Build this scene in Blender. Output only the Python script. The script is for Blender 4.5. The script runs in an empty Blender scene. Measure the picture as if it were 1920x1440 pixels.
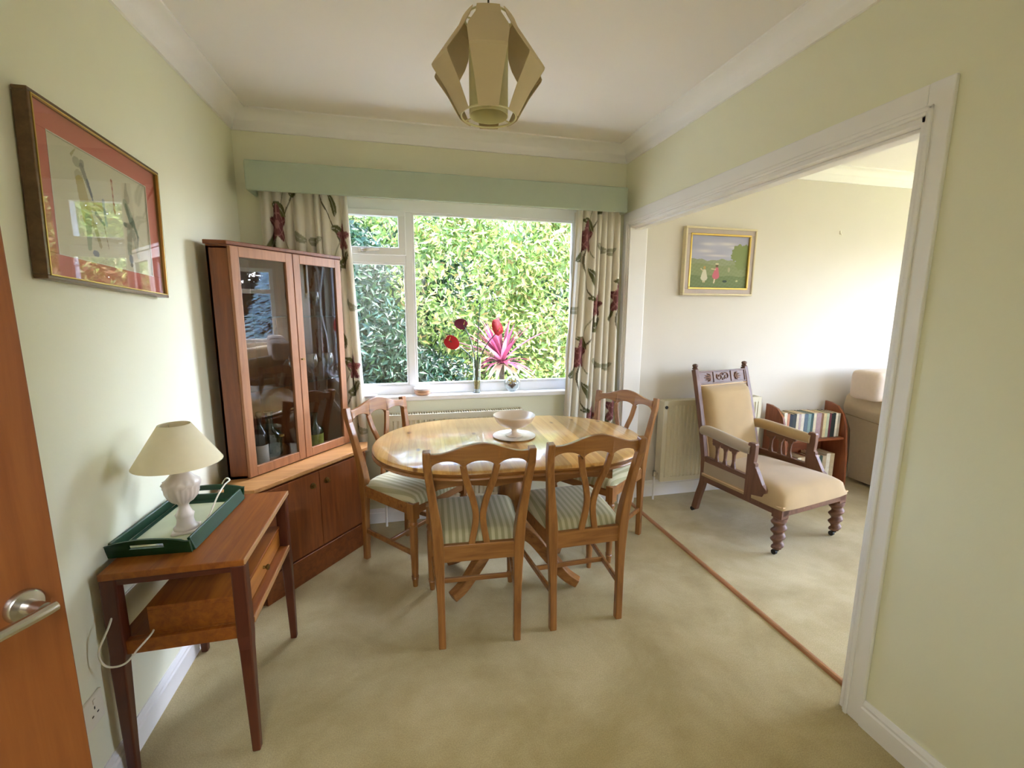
import bpy, math, random
import numpy as np
from mathutils import Vector, Matrix
random.seed(7); rng = np.random.default_rng(7)
scene = bpy.context.scene
COL = scene.collection
R = math.radians
# ---------------------------------------------------------------- camera, sky, sun, exposure
LW, LY = 2.334, 0.0            # dining room: x 0..LW, window wall at y=0, camera looks towards +y
cam_d = bpy.data.cameras.new('camera'); cam_d.sensor_width = 36; cam_d.lens = 846.6366/1920*36
cam_d.clip_start = 0.02
cam = bpy.data.objects.new('camera', cam_d); COL.objects.link(cam)
rt = Vector((0.9723084192697056, -0.23364063432557092, 0.005328396493452616))
up = Vector((0.03280384134386898, 0.15901832559127, 0.9867305002477806))
fw = Vector((0.23138765267475458, 0.9592315810679368, -0.16227916709046))
cam.matrix_world = Matrix(((rt.x, up.x, -fw.x, 0.864018), (rt.y, up.y, -fw.y, -2.90214), (rt.z, up.z, -fw.z, 1.38), (0, 0, 0, 1)))
scene.camera = cam

world = bpy.data.worlds.new('world'); scene.world = world; world.use_nodes = True
wn = world.node_tree.nodes; wl = world.node_tree.links
bg = wn['Background']
sky = wn.new('ShaderNodeTexSky'); sky.sky_type = 'NISHITA'; sky.sun_disc = False
sky.sun_elevation = R(48); sky.sun_rotation = R(70); sky.dust_density = 2.5; sky.air_density = 1.0
hs = wn.new('ShaderNodeHueSaturation'); hs.inputs['Saturation'].default_value = 0.6
wl.new(sky.outputs[0], hs.inputs['Color']); tint = wn.new('ShaderNodeVectorMath'); tint.operation = 'MULTIPLY'; tint.inputs[1].default_value = (0.91, 1.0, 1.22)
wl.new(hs.outputs[0], tint.inputs[0]); wl.new(tint.outputs[0], bg.inputs['Color'])
bg.inputs['Strength'].default_value = 1.2

sun_d = bpy.data.lights.new('sun', 'SUN'); sun_d.energy = 7.0; sun_d.angle = R(1.2); sun_d.color = (1.0, 0.94, 0.82)
sun = bpy.data.objects.new('sun', sun_d); COL.objects.link(sun)
sun.rotation_euler = Vector((-0.62, 0.42, -0.78)).to_track_quat('-Z', 'Y').to_euler()
# window portals for the sky, and added area lamps that brighten the rooms
def area_lamp(name, loc, direction, sx, sy, power, color):
    l = bpy.data.lights.new(name, 'AREA'); l.shape = 'RECTANGLE'; l.size = sx; l.size_y = sy
    l.energy = power; l.color = color
    o = bpy.data.objects.new(name, l); COL.objects.link(o); o.location = loc
    o.rotation_euler = Vector(direction).to_track_quat('-Z', 'Y').to_euler()
    return o
def portal(name, loc, direction, sx, sy):
    o = area_lamp(name, loc, direction, sx, sy, 1, (1, 1, 1)); o.data.cycles.is_portal = True
portal('portal_dining', (1.22, 0.16, 1.43), (0, -1, 0), 1.66, 1.16)
portal('portal_lounge', (6.66, -1.66, 1.42), (-1, 0, 0), 2.9, 1.3)
portal('portal_lounge_side', (5.1, -4.26, 1.42), (0, 1, 0), 1.5, 1.3)
area_lamp('daylight_fill_south', (5.0, -7.5, 1.9), (-0.05, 1, -0.05), 6, 3, 50, (0.86, 0.93, 1.0))  # added lamp outdoors, boosts the daylight through the unseen south window
area_lamp('hall_fill', (0.75, -3.95, 2.40), (0, 0, -1), 1.1, 0.9, 13, (0.92, 0.97, 1.0))  # added fill lamp under the hall ceiling, behind the camera

vs = scene.view_settings
vs.view_transform = 'Standard'; vs.look = 'None'; vs.gamma = 1.0; vs.use_curve_mapping = False
vs.exposure = 2.15
cy = scene.cycles
cy.use_denoising = True
cy.max_bounces = 12; cy.diffuse_bounces = 8; cy.glossy_bounces = 4; cy.transmission_bounces = 8; cy.transparent_max_bounces = 24
cy.sample_clamp_indirect = 12.0; cy.caustics_reflective = False; cy.caustics_refractive = False

# ---------------------------------------------------------------- materials
def s2l(c):
    return tuple(((v/12.92) if v <= 0.04045 else ((v+0.055)/1.055)**2.4) for v in c)
def rgb(h):
    h = h.lstrip('#'); return s2l(tuple(int(h[i:i+2], 16)/255 for i in (0, 2, 4)))
def newmat(name):
    m = bpy.data.materials.new(name); m.use_nodes = True
    return m, m.node_tree.nodes, m.node_tree.links, m.node_tree.nodes['Principled BSDF']
def plain(name, col, rough=0.6, metal=0.0, noise=0.05, nscale=8, bump=0.0, bscale=60, coat=0.0, spec=0.5, sheen=0.0):
    m, n, l, b = newmat(name)
    c = rgb(col) if isinstance(col, str) else col
    tc = n.new('ShaderNodeTexCoord'); nz = n.new('ShaderNodeTexNoise'); nz.inputs['Scale'].default_value = nscale
    nz.inputs['Detail'].default_value = 4
    l.new(tc.outputs['Object'], nz.inputs['Vector'])
    rp = n.new('ShaderNodeValToRGB')
    rp.color_ramp.elements[0].color = tuple(v*(1-noise) for v in c)+(1,); rp.color_ramp.elements[0].position = 0.3
    rp.color_ramp.elements[1].color = tuple(min(1, v*(1+noise)) for v in c)+(1,); rp.color_ramp.elements[1].position = 0.7
    l.new(nz.outputs['Fac'], rp.inputs['Fac']); l.new(rp.outputs['Color'], b.inputs['Base Color'])
    b.inputs['Roughness'].default_value = rough; b.inputs['Metallic'].default_value = metal
    b.inputs['Coat Weight'].default_value = coat; b.inputs['Coat Roughness'].default_value = 0.12
    b.inputs['Specular IOR Level'].default_value = spec
    if sheen: b.inputs['Sheen Weight'].default_value = sheen
    if bump:
        n2 = n.new('ShaderNodeTexNoise'); n2.inputs['Scale'].default_value = bscale; n2.inputs['Detail'].default_value = 5
        l.new(tc.outputs['Object'], n2.inputs['Vector'])
        bp = n.new('ShaderNodeBump'); bp.inputs['Strength'].default_value = bump; bp.inputs['Distance'].default_value = 0.01
        l.new(n2.outputs['Fac'], bp.inputs['Height']); l.new(bp.outputs['Normal'], b.inputs['Normal'])
    return m
def wood(name, c1, c2, axis='z', rough=0.35, coat=0.25, knots=0.0, gscale=1.0, planks=None):
    """stretched-noise grain running along an object axis"""
    m, n, l, b = newmat(name)
    tc = n.new('ShaderNodeTexCoord')
    ai = 'xyz'.index(axis)
    def mapped(along, across):
        mp = n.new('ShaderNodeMapping'); s = [across]*3; s[ai] = along
        mp.inputs['Scale'].default_value = s; l.new(tc.outputs['Object'], mp.inputs['Vector']); return mp
    mp = mapped(1.6*gscale, 22*gscale)
    nz = n.new('ShaderNodeTexNoise'); nz.inputs['Scale'].default_value = 2.0; nz.inputs['Detail'].default_value = 7; nz.inputs['Roughness'].default_value = 0.62
    nz.inputs['Distortion'].default_value = 0.6
    l.new(mp.outputs[0], nz.inputs['Vector'])
    rp = n.new('ShaderNodeValToRGB')
    rp.color_ramp.elements[0].color = rgb(c1)+(1,); rp.color_ramp.elements[0].position = 0.32
    rp.color_ramp.elements[1].color = rgb(c2)+(1,); rp.color_ramp.elements[1].position = 0.70
    l.new(nz.outputs['Fac'], rp.inputs['Fac'])
    out = rp.outputs['Color']
    if planks:
        ax2, width, strength = planks
        sp = n.new('ShaderNodeSeparateXYZ'); l.new(tc.outputs['Object'], sp.inputs[0])
        d = n.new('ShaderNodeMath'); d.operation = 'DIVIDE'; d.inputs[1].default_value = width
        l.new(sp.outputs['XYZ'.index(ax2.upper())], d.inputs[0])
        fl = n.new('ShaderNodeMath'); fl.operation = 'FLOOR'; l.new(d.outputs[0], fl.inputs[0])
        wnz = n.new('ShaderNodeTexWhiteNoise'); wnz.noise_dimensions = '1D'; l.new(fl.outputs[0], wnz.inputs['W'])
        mr = n.new('ShaderNodeMapRange'); mr.inputs['To Min'].default_value = 1-strength; mr.inputs['To Max'].default_value = 1+strength*0.6
        l.new(wnz.outputs['Value'], mr.inputs['Value'])
        fr = n.new('ShaderNodeMath'); fr.operation = 'FRACT'; l.new(d.outputs[0], fr.inputs[0])
        gap = n.new('ShaderNodeMath'); gap.operation = 'GREATER_THAN'; gap.inputs[1].default_value = 0.02; l.new(fr.outputs[0], gap.inputs[0])
        g2 = n.new('ShaderNodeMapRange'); g2.inputs['To Min'].default_value = 0.72; l.new(gap.outputs[0], g2.inputs['Value'])
        mu = n.new('ShaderNodeMath'); mu.operation = 'MULTIPLY'; l.new(mr.outputs[0], mu.inputs[0]); l.new(g2.outputs[0], mu.inputs[1])
        vm = n.new('ShaderNodeVectorMath'); vm.operation = 'SCALE'; l.new(out, vm.inputs[0]); l.new(mu.outputs[0], vm.inputs['Scale'])
        out = vm.outputs[0]
    if knots:
        mk = mapped(4.2, 9.0)
        vo = n.new('ShaderNodeTexVoronoi'); vo.inputs['Scale'].default_value = 1.3; vo.inputs['Randomness'].default_value = 1
        l.new(mk.outputs[0], vo.inputs['Vector'])
        kr = n.new('ShaderNodeValToRGB'); kr.color_ramp.elements[0].position = 0.07; kr.color_ramp.elements[1].position = 0.16
        kr.color_ramp.elements[0].color = (1, 1, 1, 1); kr.color_ramp.elements[1].color = (0, 0, 0, 1)
        l.new(vo.outputs['Distance'], kr.inputs['Fac'])
        gt = n.new('ShaderNodeMath'); gt.operation = 'MULTIPLY'; gt.inputs[1].default_value = knots; l.new(kr.outputs['Color'], gt.inputs[0])
        mx = n.new('ShaderNodeMixRGB'); l.new(gt.outputs[0], mx.inputs['Fac']); l.new(out, mx.inputs['Color1'])
        kc = rgb(c1); mx.inputs['Color2'].default_value = (kc[0]*0.35, kc[1]*0.28, kc[2]*0.2, 1); out = mx.outputs['Color']
    l.new(out, b.inputs['Base Color'])
    b.inputs['Roughness'].default_value = rough; b.inputs['Coat Weight'].default_value = coat; b.inputs['Coat Roughness'].default_value = 0.1
    return m
def woods(name, c1, c2, **k):
    return {a: wood(name+'_'+a, c1, c2, axis=a, **k) for a in 'xyz'}
def glassmat(name, tint=(1, 1, 1), refl=1.0, rough=0.0):
    m, n, l, b = newmat(name); n.remove(b)
    out = n['Material Output']; tr = n.new('ShaderNodeBsdfTransparent'); tr.inputs[0].default_value = tuple(tint)+(1,)
    gl = n.new('ShaderNodeBsdfGlossy'); gl.inputs['Roughness'].default_value = rough
    # thin pane: Schlick reflectance from the unsigned viewing angle, so both faces of the sheet behave alike
    ge = n.new('ShaderNodeNewGeometry'); dp = n.new('ShaderNodeVectorMath'); dp.operation = 'DOT_PRODUCT'
    l.new(ge.outputs['Normal'], dp.inputs[0]); l.new(ge.outputs['Incoming'], dp.inputs[1])
    ab = n.new('ShaderNodeMath'); ab.operation = 'ABSOLUTE'; l.new(dp.outputs['Value'], ab.inputs[0])
    om = n.new('ShaderNodeMath'); om.operation = 'SUBTRACT'; om.inputs[0].default_value = 1; l.new(ab.outputs[0], om.inputs[1])
    pw = n.new('ShaderNodeMath'); pw.operation = 'POWER'; pw.inputs[1].default_value = 5; l.new(om.outputs[0], pw.inputs[0])
    ma = n.new('ShaderNodeMath'); ma.operation = 'MULTIPLY_ADD'; ma.inputs[1].default_value = 0.96*refl; ma.inputs[2].default_value = 0.04*refl; ma.use_clamp = True
    l.new(pw.outputs[0], ma.inputs[0]); mx = n.new('ShaderNodeMixShader'); l.new(ma.outputs[0], mx.inputs[0])
    l.new(tr.outputs[0], mx.inputs[1]); l.new(gl.outputs[0], mx.inputs[2]); l.new(mx.outputs[0], out.inputs[0])
    return m
def vcol(name, rough=0.8, translucent=0.0, spec=0.3, bump=0.0, sheen=0.0):
    m, n, l, b = newmat(name)
    at = n.new('ShaderNodeAttribute'); at.attribute_name = 'Col'
    l.new(at.outputs['Color'], b.inputs['Base Color']); b.inputs['Roughness'].default_value = rough
    b.inputs['Specular IOR Level'].default_value = spec
    if translucent:
        t = n.new('ShaderNodeBsdfTranslucent'); l.new(at.outputs['Color'], t.inputs[0])
        mx = n.new('ShaderNodeMixShader'); mx.inputs[0].default_value = translucent
        l.new(b.outputs[0], mx.inputs[1]); l.new(t.outputs[0], mx.inputs[2]); l.new(mx.outputs[0], n['Material Output'].inputs[0])
    return m
def carpetmat(name, c1, c2, c3):
    m, n, l, b = newmat(name); tc = n.new('ShaderNodeTexCoord')
    nz = n.new('ShaderNodeTexNoise'); nz.inputs['Scale'].default_value = 2.6; nz.inputs['Detail'].default_value = 6; nz.inputs['Roughness'].default_value = 0.6; nz.inputs['Distortion'].default_value = 0.3
    l.new(tc.outputs['Object'], nz.inputs['Vector'])
    rp = n.new('ShaderNodeValToRGB'); e = rp.color_ramp.elements
    e[0].color = rgb(c1)+(1,); e[0].position = 0.36; e[1].color = rgb(c3)+(1,); e[1].position = 0.66
    e2 = e.new(0.5); e2.color = rgb(c2)+(1,)
    l.new(nz.outputs['Fac'], rp.inputs['Fac'])
    f = n.new('ShaderNodeTexNoise'); f.inputs['Scale'].default_value = 260; f.inputs['Detail'].default_value = 3; l.new(tc.outputs['Object'], f.inputs['Vector'])
    mr = n.new('ShaderNodeMapRange'); mr.inputs['From Min'].default_value = 0.3; mr.inputs['From Max'].default_value = 0.7; mr.inputs['To Min'].default_value = 0.82; mr.inputs['To Max'].default_value = 1.14
    l.new(f.outputs['Fac'], mr.inputs['Value'])
    v = n.new('ShaderNodeVectorMath'); v.operation = 'SCALE'; l.new(rp.outputs['Color'], v.inputs[0]); l.new(mr.outputs[0], v.inputs['Scale'])
    l.new(v.outputs[0], b.inputs['Base Color'])
    b.inputs['Roughness'].default_value = 0.95; b.inputs['Specular IOR Level'].default_value = 0.1; b.inputs['Sheen Weight'].default_value = 0.25
    bp = n.new('ShaderNodeBump'); bp.inputs['Strength'].default_value = 0.6; bp.inputs['Distance'].default_value = 0.003
    n3 = n.new('ShaderNodeTexNoise'); n3.inputs['Scale'].default_value = 38; n3.inputs['Detail'].default_value = 8; n3.inputs['Roughness'].default_value = 0.75; n3.inputs['Distortion'].default_value = 0.2
    l.new(tc.outputs['Object'], n3.inputs['Vector'])
    l.new(n3.outputs['Fac'], bp.inputs['Height']); l.new(bp.outputs['Normal'], b.inputs['Normal'])
    return m
def stripemat(name, c1, c2, period, axis='X'):
    m, n, l, b = newmat(name); tc = n.new('ShaderNodeTexCoord'); sp = n.new('ShaderNodeSeparateXYZ'); l.new(tc.outputs['Object'], sp.inputs[0])
    a = n.new('ShaderNodeMath'); a.operation = 'MULTIPLY'; a.inputs[1].default_value = 2*math.pi/period; l.new(sp.outputs[axis], a.inputs[0])
    s = n.new('ShaderNodeMath'); s.operation = 'SINE'; l.new(a.outputs[0], s.inputs[0])
    mr = n.new('ShaderNodeMapRange'); mr.inputs['From Min'].default_value = -0.35; mr.inputs['From Max'].default_value = 0.35; l.new(s.outputs[0], mr.inputs['Value'])
    a2 = n.new('ShaderNodeMath'); a2.operation = 'MULTIPLY'; a2.inputs[1].default_value = 10*math.pi/period; l.new(sp.outputs[axis], a2.inputs[0])
    s2 = n.new('ShaderNodeMath'); s2.operation = 'SINE'; l.new(a2.outputs[0], s2.inputs[0])
    s3 = n.new('ShaderNodeMath'); s3.operation = 'MULTIPLY'; s3.inputs[1].default_value = 0.12; l.new(s2.outputs[0], s3.inputs[0])
    ad = n.new('ShaderNodeMath'); ad.operation = 'ADD'; ad.use_clamp = True; l.new(mr.outputs[0], ad.inputs[0]); l.new(s3.outputs[0], ad.inputs[1])
    mx = n.new('ShaderNodeMixRGB'); mx.inputs['Color1'].default_value = rgb(c1)+(1,); mx.inputs['Color2'].default_value = rgb(c2)+(1,)
    l.new(ad.outputs[0], mx.inputs['Fac']); l.new(mx.outputs[0], b.inputs['Base Color'])
    b.inputs['Roughness'].default_value = 0.8; b.inputs['Sheen Weight'].default_value = 0.2
    return m

M = {}
M['wall_green'] = plain('pale_green_paint', '#e4e3cc', 0.7, noise=0.015, nscale=3, bump=0.04, bscale=120)
M['wall_cream'] = plain('cream_paint', '#d3ccc2', 0.5, noise=0.012, nscale=3, bump=0.04, bscale=120)
M['ceiling'] = plain('ceiling_paint', '#efecea', 0.9, noise=0.01, nscale=3)
M['white_gloss'] = plain('white_gloss_paint', '#eae8e8', 0.35, noise=0.01)
M['cornice'] = plain('cornice_plaster', '#f2f0ef', 0.6, noise=0.01)
M['upvc'] = plain('white_window_plastic', '#eef0f2', 0.3, noise=0.005)
M['pelmet'] = plain('sage_paint', '#aab6a3', 0.55, noise=0.02)
M['carpet'] = carpetmat('beige_carpet', '#a08f62', '#ad9d72', '#b9aa82')
M['carpet_lounge'] = carpetmat('pale_carpet', '#ac9c74', '#b9aa83', '#c8bb97')
M['threshold'] = wood('threshold_wood', '#8c5c38', '#b98258', axis='y')
PINE = woods('honey_pine', '#784a22', '#a06d38', rough=0.38, coat=0.3, knots=0.6)
M['table_top'] = wood('lacquered_pine_top', '#c08a44', '#deb36c', axis='y', rough=0.3, coat=0.8, knots=1.0, planks=('x', 0.083, 0.34))
TEAK = woods('teak_veneer', '#6b3616', '#884c20', rough=0.4, coat=0.15)
STEAK = woods('side_table_teak', '#7d3f12', '#a25e18', rough=0.5, coat=0.05)
DTEAK = woods('dark_teak_leg', '#4a2012', '#5f2c18', rough=0.4, coat=0.2)
DOORW = woods('door_veneer', '#7d441c', '#8f5426', rough=0.42, coat=0.15)
LEDGE = woods('ledge_teak', '#b5814d', '#cd9b63', rough=0.35, coat=0.3)
WALN = woods('carved_walnut', '#5c3c2c', '#79523d', rough=0.52, coat=0.04)
MAHO = woods('mahogany', '#7c4124', '#9a5733', rough=0.4, coat=0.2)
M['velvet'] = plain('gold_velvet', '#a98d62', 0.85, noise=0.10, nscale=4, sheen=0.35)
M['velvet_grey'] = plain('grey_gold_velvet', '#a39178', 0.85, noise=0.06, nscale=4, sheen=0.35)  # greyer velvet for one arm pad and side panel
M['piping'] = plain('pale_gimp_braid', '#cfae88', 0.8)
M['seat'] = stripemat('cream_sage_stripe', '#9a956f', '#bcb694', 0.027)
M['chrome'] = plain('brushed_steel', '#c9c6c2', 0.25, metal=1.0, noise=0.02)
M['brass'] = plain('old_brass', '#8d7444', 0.35, metal=1.0, noise=0.05)
M['gold'] = plain('gilt', '#c7a95c', 0.35, metal=0.85, noise=0.06)
M['black'] = plain('black_metal', '#17140f', 0.5)
M['shade'] = plain('cream_linen_shade', '#f0e4c4', 0.8, noise=0.02, nscale=30)
M['ceramic'] = plain('white_ceramic', '#e2d6cc', 0.3, noise=0.05, nscale=12, coat=0.3)
M['creamware'] = plain('creamware', '#dccbb8', 0.3, noise=0.02, coat=0.4)
M['green_tray'] = plain('dark_green_paint', '#0c3a1e', 0.4, noise=0.08, coat=0.1)
M['tray_print'] = plain('tray_print', '#c3c8a8', 0.5, noise=0.12, nscale=6)
M['leaf_blue'] = plain('blue_grey_print', '#7a8494', 0.4)
M['pend_strip'] = plain('pendant_card', '#c9b896', 0.75, noise=0.02)
M['pend_ring'] = plain('pendant_ring', '#d8d2a4', 0.5, noise=0.02)
M['radiator'] = plain('radiator_enamel', '#d9d2bb', 0.35, noise=0.01)
M['dark'] = plain('dark_gap', '#3a352b', 0.8)
M['white_plastic'] = plain('white_plastic', '#e4dfd0', 0.4, noise=0.01)
M['sofa'] = plain('oatmeal_cotton', '#bfae94', 0.9, noise=0.03, nscale=40, bump=0.05, bscale=200, sheen=0.2)
M['cushion'] = plain('pale_pink_cushion', '#d3c2b4', 0.9, noise=0.03, nscale=40, sheen=0.2)
M['glass'] = glassmat('window_glass', (0.97, 0.98, 0.98), 1.0)
M['cab_glass'] = glassmat('cabinet_glass', (0.86, 0.86, 0.86), 2.0)
M['pic_glass'] = glassmat('picture_glass', (0.97, 0.97, 0.97), 1.35)
M['clear'] = glassmat('clear_glass', (0.90, 0.93, 0.92), 1.3)
M['clear_vase'] = glassmat('thick_clear_glass', (0.84, 0.88, 0.86), 3.0)
M['clear_side'] = glassmat('shelf_glass', (0.80, 0.88, 0.84), 1.5)
M['paint'] = vcol('print_colours', 0.6)
M['curtain'] = vcol('printed_cotton', 0.85, translucent=0.18, sheen=0.1)
M['foliage'] = vcol('leaf_colours', 0.45, translucent=0.45, spec=0.5)
M['cordy'] = vcol('cordyline_colours', 0.5, translucent=0.5)
M['bark'] = plain('bark', '#3f3326', 0.9, noise=0.3, nscale=20)
M['soil'] = plain('soil_and_paving', '#6c6a5c', 0.9, noise=0.2, nscale=4)
M['frame_brown'] = wood('frame_wood', '#5a4028', '#77583a', axis='y')
M['frame_grey'] = plain('lavender_grey_frame', '#b5a69f', 0.5, noise=0.04, nscale=20)
M['frame_cream'] = plain('cream_frame_edge', '#d6c9a8', 0.5, noise=0.05, nscale=20)
M['red_spathe'] = plain('red_spathe', '#b8262c', 0.6, spec=0.2)
M['purple_spathe'] = plain('purple_spathe', '#743047', 0.6, spec=0.2)
M['stem'] = plain('stem_green', '#24402a', 0.5)
M['pebbles'] = plain('yellow_beads', '#b89c3a', 0.4, noise=0.5, nscale=90)
M['terracotta'] = plain('pinkish_dish', '#cfa88c', 0.5, noise=0.04)
M['dish_white'] = plain('white_dish', '#dfd9dc', 0.35)
M['dark_glass'] = plain('dark_bottle_glass', '#0b130d', 0.12, coat=0.5)
M['green_glass'] = plain('green_bottle_glass', '#12301a', 0.12, coat=0.5)
M['paper_white'] = plain('white_label', '#cfccc2', 0.7)
M['paper_lime'] = plain('lime_label', '#8c9a3c', 0.6, noise=0.25, nscale=40)
M['paper_page'] = plain('book_pages', '#e2cfae', 0.8, noise=0.03, nscale=60)

# ---------------------------------------------------------------- mesh building
class MB:
    def __init__(s): s.v = []; s.f = []; s.mi = []
    def add(s, vs_, fs, mi=0):
        k = len(s.v); s.v += [tuple(p) for p in vs_]; s.f += [tuple(i+k for i in f) for f in fs]; s.mi += [mi]*len(fs); return s
    def box(s, x0, x1, y0, y1, z0, z1, mi=0, rot=None, piv=None):
        p = [Vector(q) for q in ((x0, y0, z0), (x1, y0, z0), (x1, y1, z0), (x0, y1, z0), (x0, y0, z1), (x1, y0, z1), (x1, y1, z1), (x0, y1, z1))]
        if rot is not None:
            c = Vector(piv) if piv else sum(p, Vector())/8
            p = [c+rot@(q-c) for q in p]
        return s.add(p, [(3, 2, 1, 0), (4, 5, 6, 7), (0, 1, 5, 4), (1, 2, 6, 5), (2, 3, 7, 6), (3, 0, 4, 7)], mi)
    def prism(s, poly, a0, a1, plane='xy', mi=0):
        """extrude a 2-D outline (counter-clockwise); plane names the two axes of the outline"""
        ax = 'xyz'; i, j = ax.index(plane[0]), ax.index(plane[1]); k = 3-i-j
        def P(q, a):
            r = [0, 0, 0]; r[i], r[j], r[k] = q[0], q[1], a; return r
        n = len(poly); v = [P(q, a0) for q in poly]+[P(q, a1) for q in poly]
        f = [tuple(reversed(range(n))), tuple(range(n, 2*n))]+[(q, (q+1) % n, n+(q+1) % n, n+q) for q in range(n)]
        return s.add(v, f, mi)
    def lathe(s, prof, c=(0, 0, 0), seg=32, mi=0, axis='z', mod=None, cap=True):
        """profile of (radius, height); mod(angle, radius, height) may flute it"""
        v = []; f = []
        for r, h in prof:
            for q in range(seg):
                a = 2*math.pi*q/seg; rr = mod(a, r, h) if mod else r
                x, y = rr*math.cos(a), rr*math.sin(a)
                p = {'z': (x, y, h), 'y': (x, h, y), 'x': (h, x, y)}[axis]
                v.append((c[0]+p[0], c[1]+p[1], c[2]+p[2]))
        for i in range(len(prof)-1):
            for q in range(seg):
                f.append((i*seg+q, i*seg+(q+1) % seg, (i+1)*seg+(q+1) % seg, (i+1)*seg+q))
        if cap:
            f.append(tuple(reversed(range(seg)))); f.append(tuple(range((len(prof)-1)*seg, len(prof)*seg)))
        return s.add(v, f, mi)
    def tube(s, pts, rad, seg=10, mi=0, closed=False):
        pts = [Vector(p) for p in pts]; n = len(pts)
        rad = rad if isinstance(rad, (list, tuple)) else [rad]*n
        v = []; f = []; prev = None
        for i, p in enumerate(pts):
            if closed: t = pts[(i+1) % n]-pts[i-1]
            else: t = pts[min(i+1, n-1)]-pts[max(i-1, 0)]
            t.normalize()
            if prev is None: a = t.orthogonal().normalized()
            else: a = (prev-t*prev.dot(t)).normalized()
            prev = a; b = t.cross(a)
            for q in range(seg):
                w = 2*math.pi*q/seg; v.append(p+(a*math.cos(w)+b*math.sin(w))*rad[i])
        for i in range(n if closed else n-1):
            j = (i+1) % n
            for q in range(seg): f.append((i*seg+q, i*seg+(q+1) % seg, j*seg+(q+1) % seg, j*seg+q))
        if not closed: f.append(tuple(reversed(range(seg)))); f.append(tuple(range((n-1)*seg, n*seg)))
        return s.add(v, f, mi)
    def beam(s, pts, dims, side, mi=0):
        """rectangular bar along a path; dims = (w along side, t across) per point"""
        pts = [Vector(p) for p in pts]; n = len(pts); v = []; f = []; side = Vector(side).normalized()
        dims = dims if isinstance(dims, list) else [dims]*n
        for i, p in enumerate(pts):
            t = (pts[min(i+1, n-1)]-pts[max(i-1, 0)]).normalized()
            u = (side-t*side.dot(t)).normalized(); w = t.cross(u)
            a, b = dims[i][0]/2, dims[i][1]/2
            v += [p-u*a-w*b, p+u*a-w*b, p+u*a+w*b, p-u*a+w*b]
        for i in range(n-1):
            for q in range(4): f.append((i*4+q, i*4+(q+1) % 4, (i+1)*4+(q+1) % 4, (i+1)*4+q))
        f.append((3, 2, 1, 0)); k = (n-1)*4; f.append((k, k+1, k+2, k+3))
        return s.add(v, f, mi)
    def ball(s, c, r, seg=14, rings=8, mi=0, sc=(1, 1, 1)):
        prof = [(max(1e-4, math.sin(math.pi*i/rings)*r), -math.cos(math.pi*i/rings)*r) for i in range(rings+1)]
        k = len(s.v); s.lathe(prof, (0, 0, 0), seg, mi)
        for i in range(k, len(s.v)):
            p = s.v[i]; s.v[i] = (c[0]+p[0]*sc[0], c[1]+p[1]*sc[1], c[2]+p[2]*sc[2])
        return s
    def xf(s, mat):
        s.v = [tuple(mat@Vector(p)) for p in s.v]; return s
    def build(s, name, mats, parent=None, bevel=0.0, smooth=False, seg=2, subsurf=0, loc=None, rz=0.0, col=None, angle=None):
        me = bpy.data.meshes.new(name); me.from_pydata([tuple(p) for p in s.v], [], s.f)
        mats = mats if isinstance(mats, (list, tuple)) else [mats]
        for m in mats: me.materials.append(m)
        if len(mats) > 1: me.polygons.foreach_set('material_index', s.mi)
        me.update()
        if col is not None:
            ca = me.color_attributes.new('Col', 'FLOAT_COLOR', 'POINT'); ca.data.foreach_set('color', np.asarray(col, dtype=np.float32).ravel())
        o = bpy.data.objects.new(name, me); COL.objects.link(o)
        if parent is not None: o.parent = parent
        if loc is not None: o.location = loc
        if rz: o.rotation_euler.z = rz
        import bmesh
        bm = bmesh.new(); bm.from_mesh(me); bmesh.ops.recalc_face_normals(bm, faces=bm.faces); bm.to_mesh(me); bm.free()
        if smooth:
            me.polygons.foreach_set('use_smooth', [True]*len(me.polygons))
            if hasattr(me, 'set_sharp_from_angle'): me.set_sharp_from_angle(angle=R(angle or 40))
        if bevel:
            b = o.modifiers.new('bevel', 'BEVEL'); b.width = bevel; b.segments = seg; b.limit_method = 'ANGLE'; b.angle_limit = R(35)
        if subsurf:
            b = o.modifiers.new('subsurf', 'SUBSURF'); b.levels = subsurf; b.render_levels = subsurf
            me.polygons.foreach_set('use_smooth', [True]*len(me.polygons))
        return o
def tag(o, label=None, cat=None, group=None, kind=None):
    if label: o['label'] = label
    if cat: o['category'] = cat
    if group: o['group'] = group
    if kind: o['kind'] = kind
    return o
def thing(name, label, cat, loc=(0, 0, 0), rz=0.0, group=None):
    o = bpy.data.objects.new(name, None); COL.objects.link(o); o.location = loc; o.rotation_euler.z = rz; o.empty_display_size = 0.1
    return tag(o, label, cat, group)
def struct(o): o['kind'] = 'structure'; return o
def copy_tree(o, parent=None):
    c = o.copy(); COL.objects.link(c); c.parent = parent
    for ch in [x for x in COL.objects if x.parent is o]: copy_tree(ch, c)
    return c
def smoothpath(pts, n=8):
    """Catmull-Rom through the points"""
    P = [Vector(p) for p in pts]; P = [P[0]*2-P[1]]+P+[P[-1]*2-P[-2]]; out = []
    for i in range(1, len(P)-2):
        for k in range(n):
            t = k/n; a, b, c, d = P[i-1], P[i], P[i+1], P[i+2]
            out.append(0.5*((2*b)+(-a+c)*t+(2*a-5*b+4*c-d)*t*t+(-a+3*b-3*c+d)*t**3))
    out.append(P[-2]); return out

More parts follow.
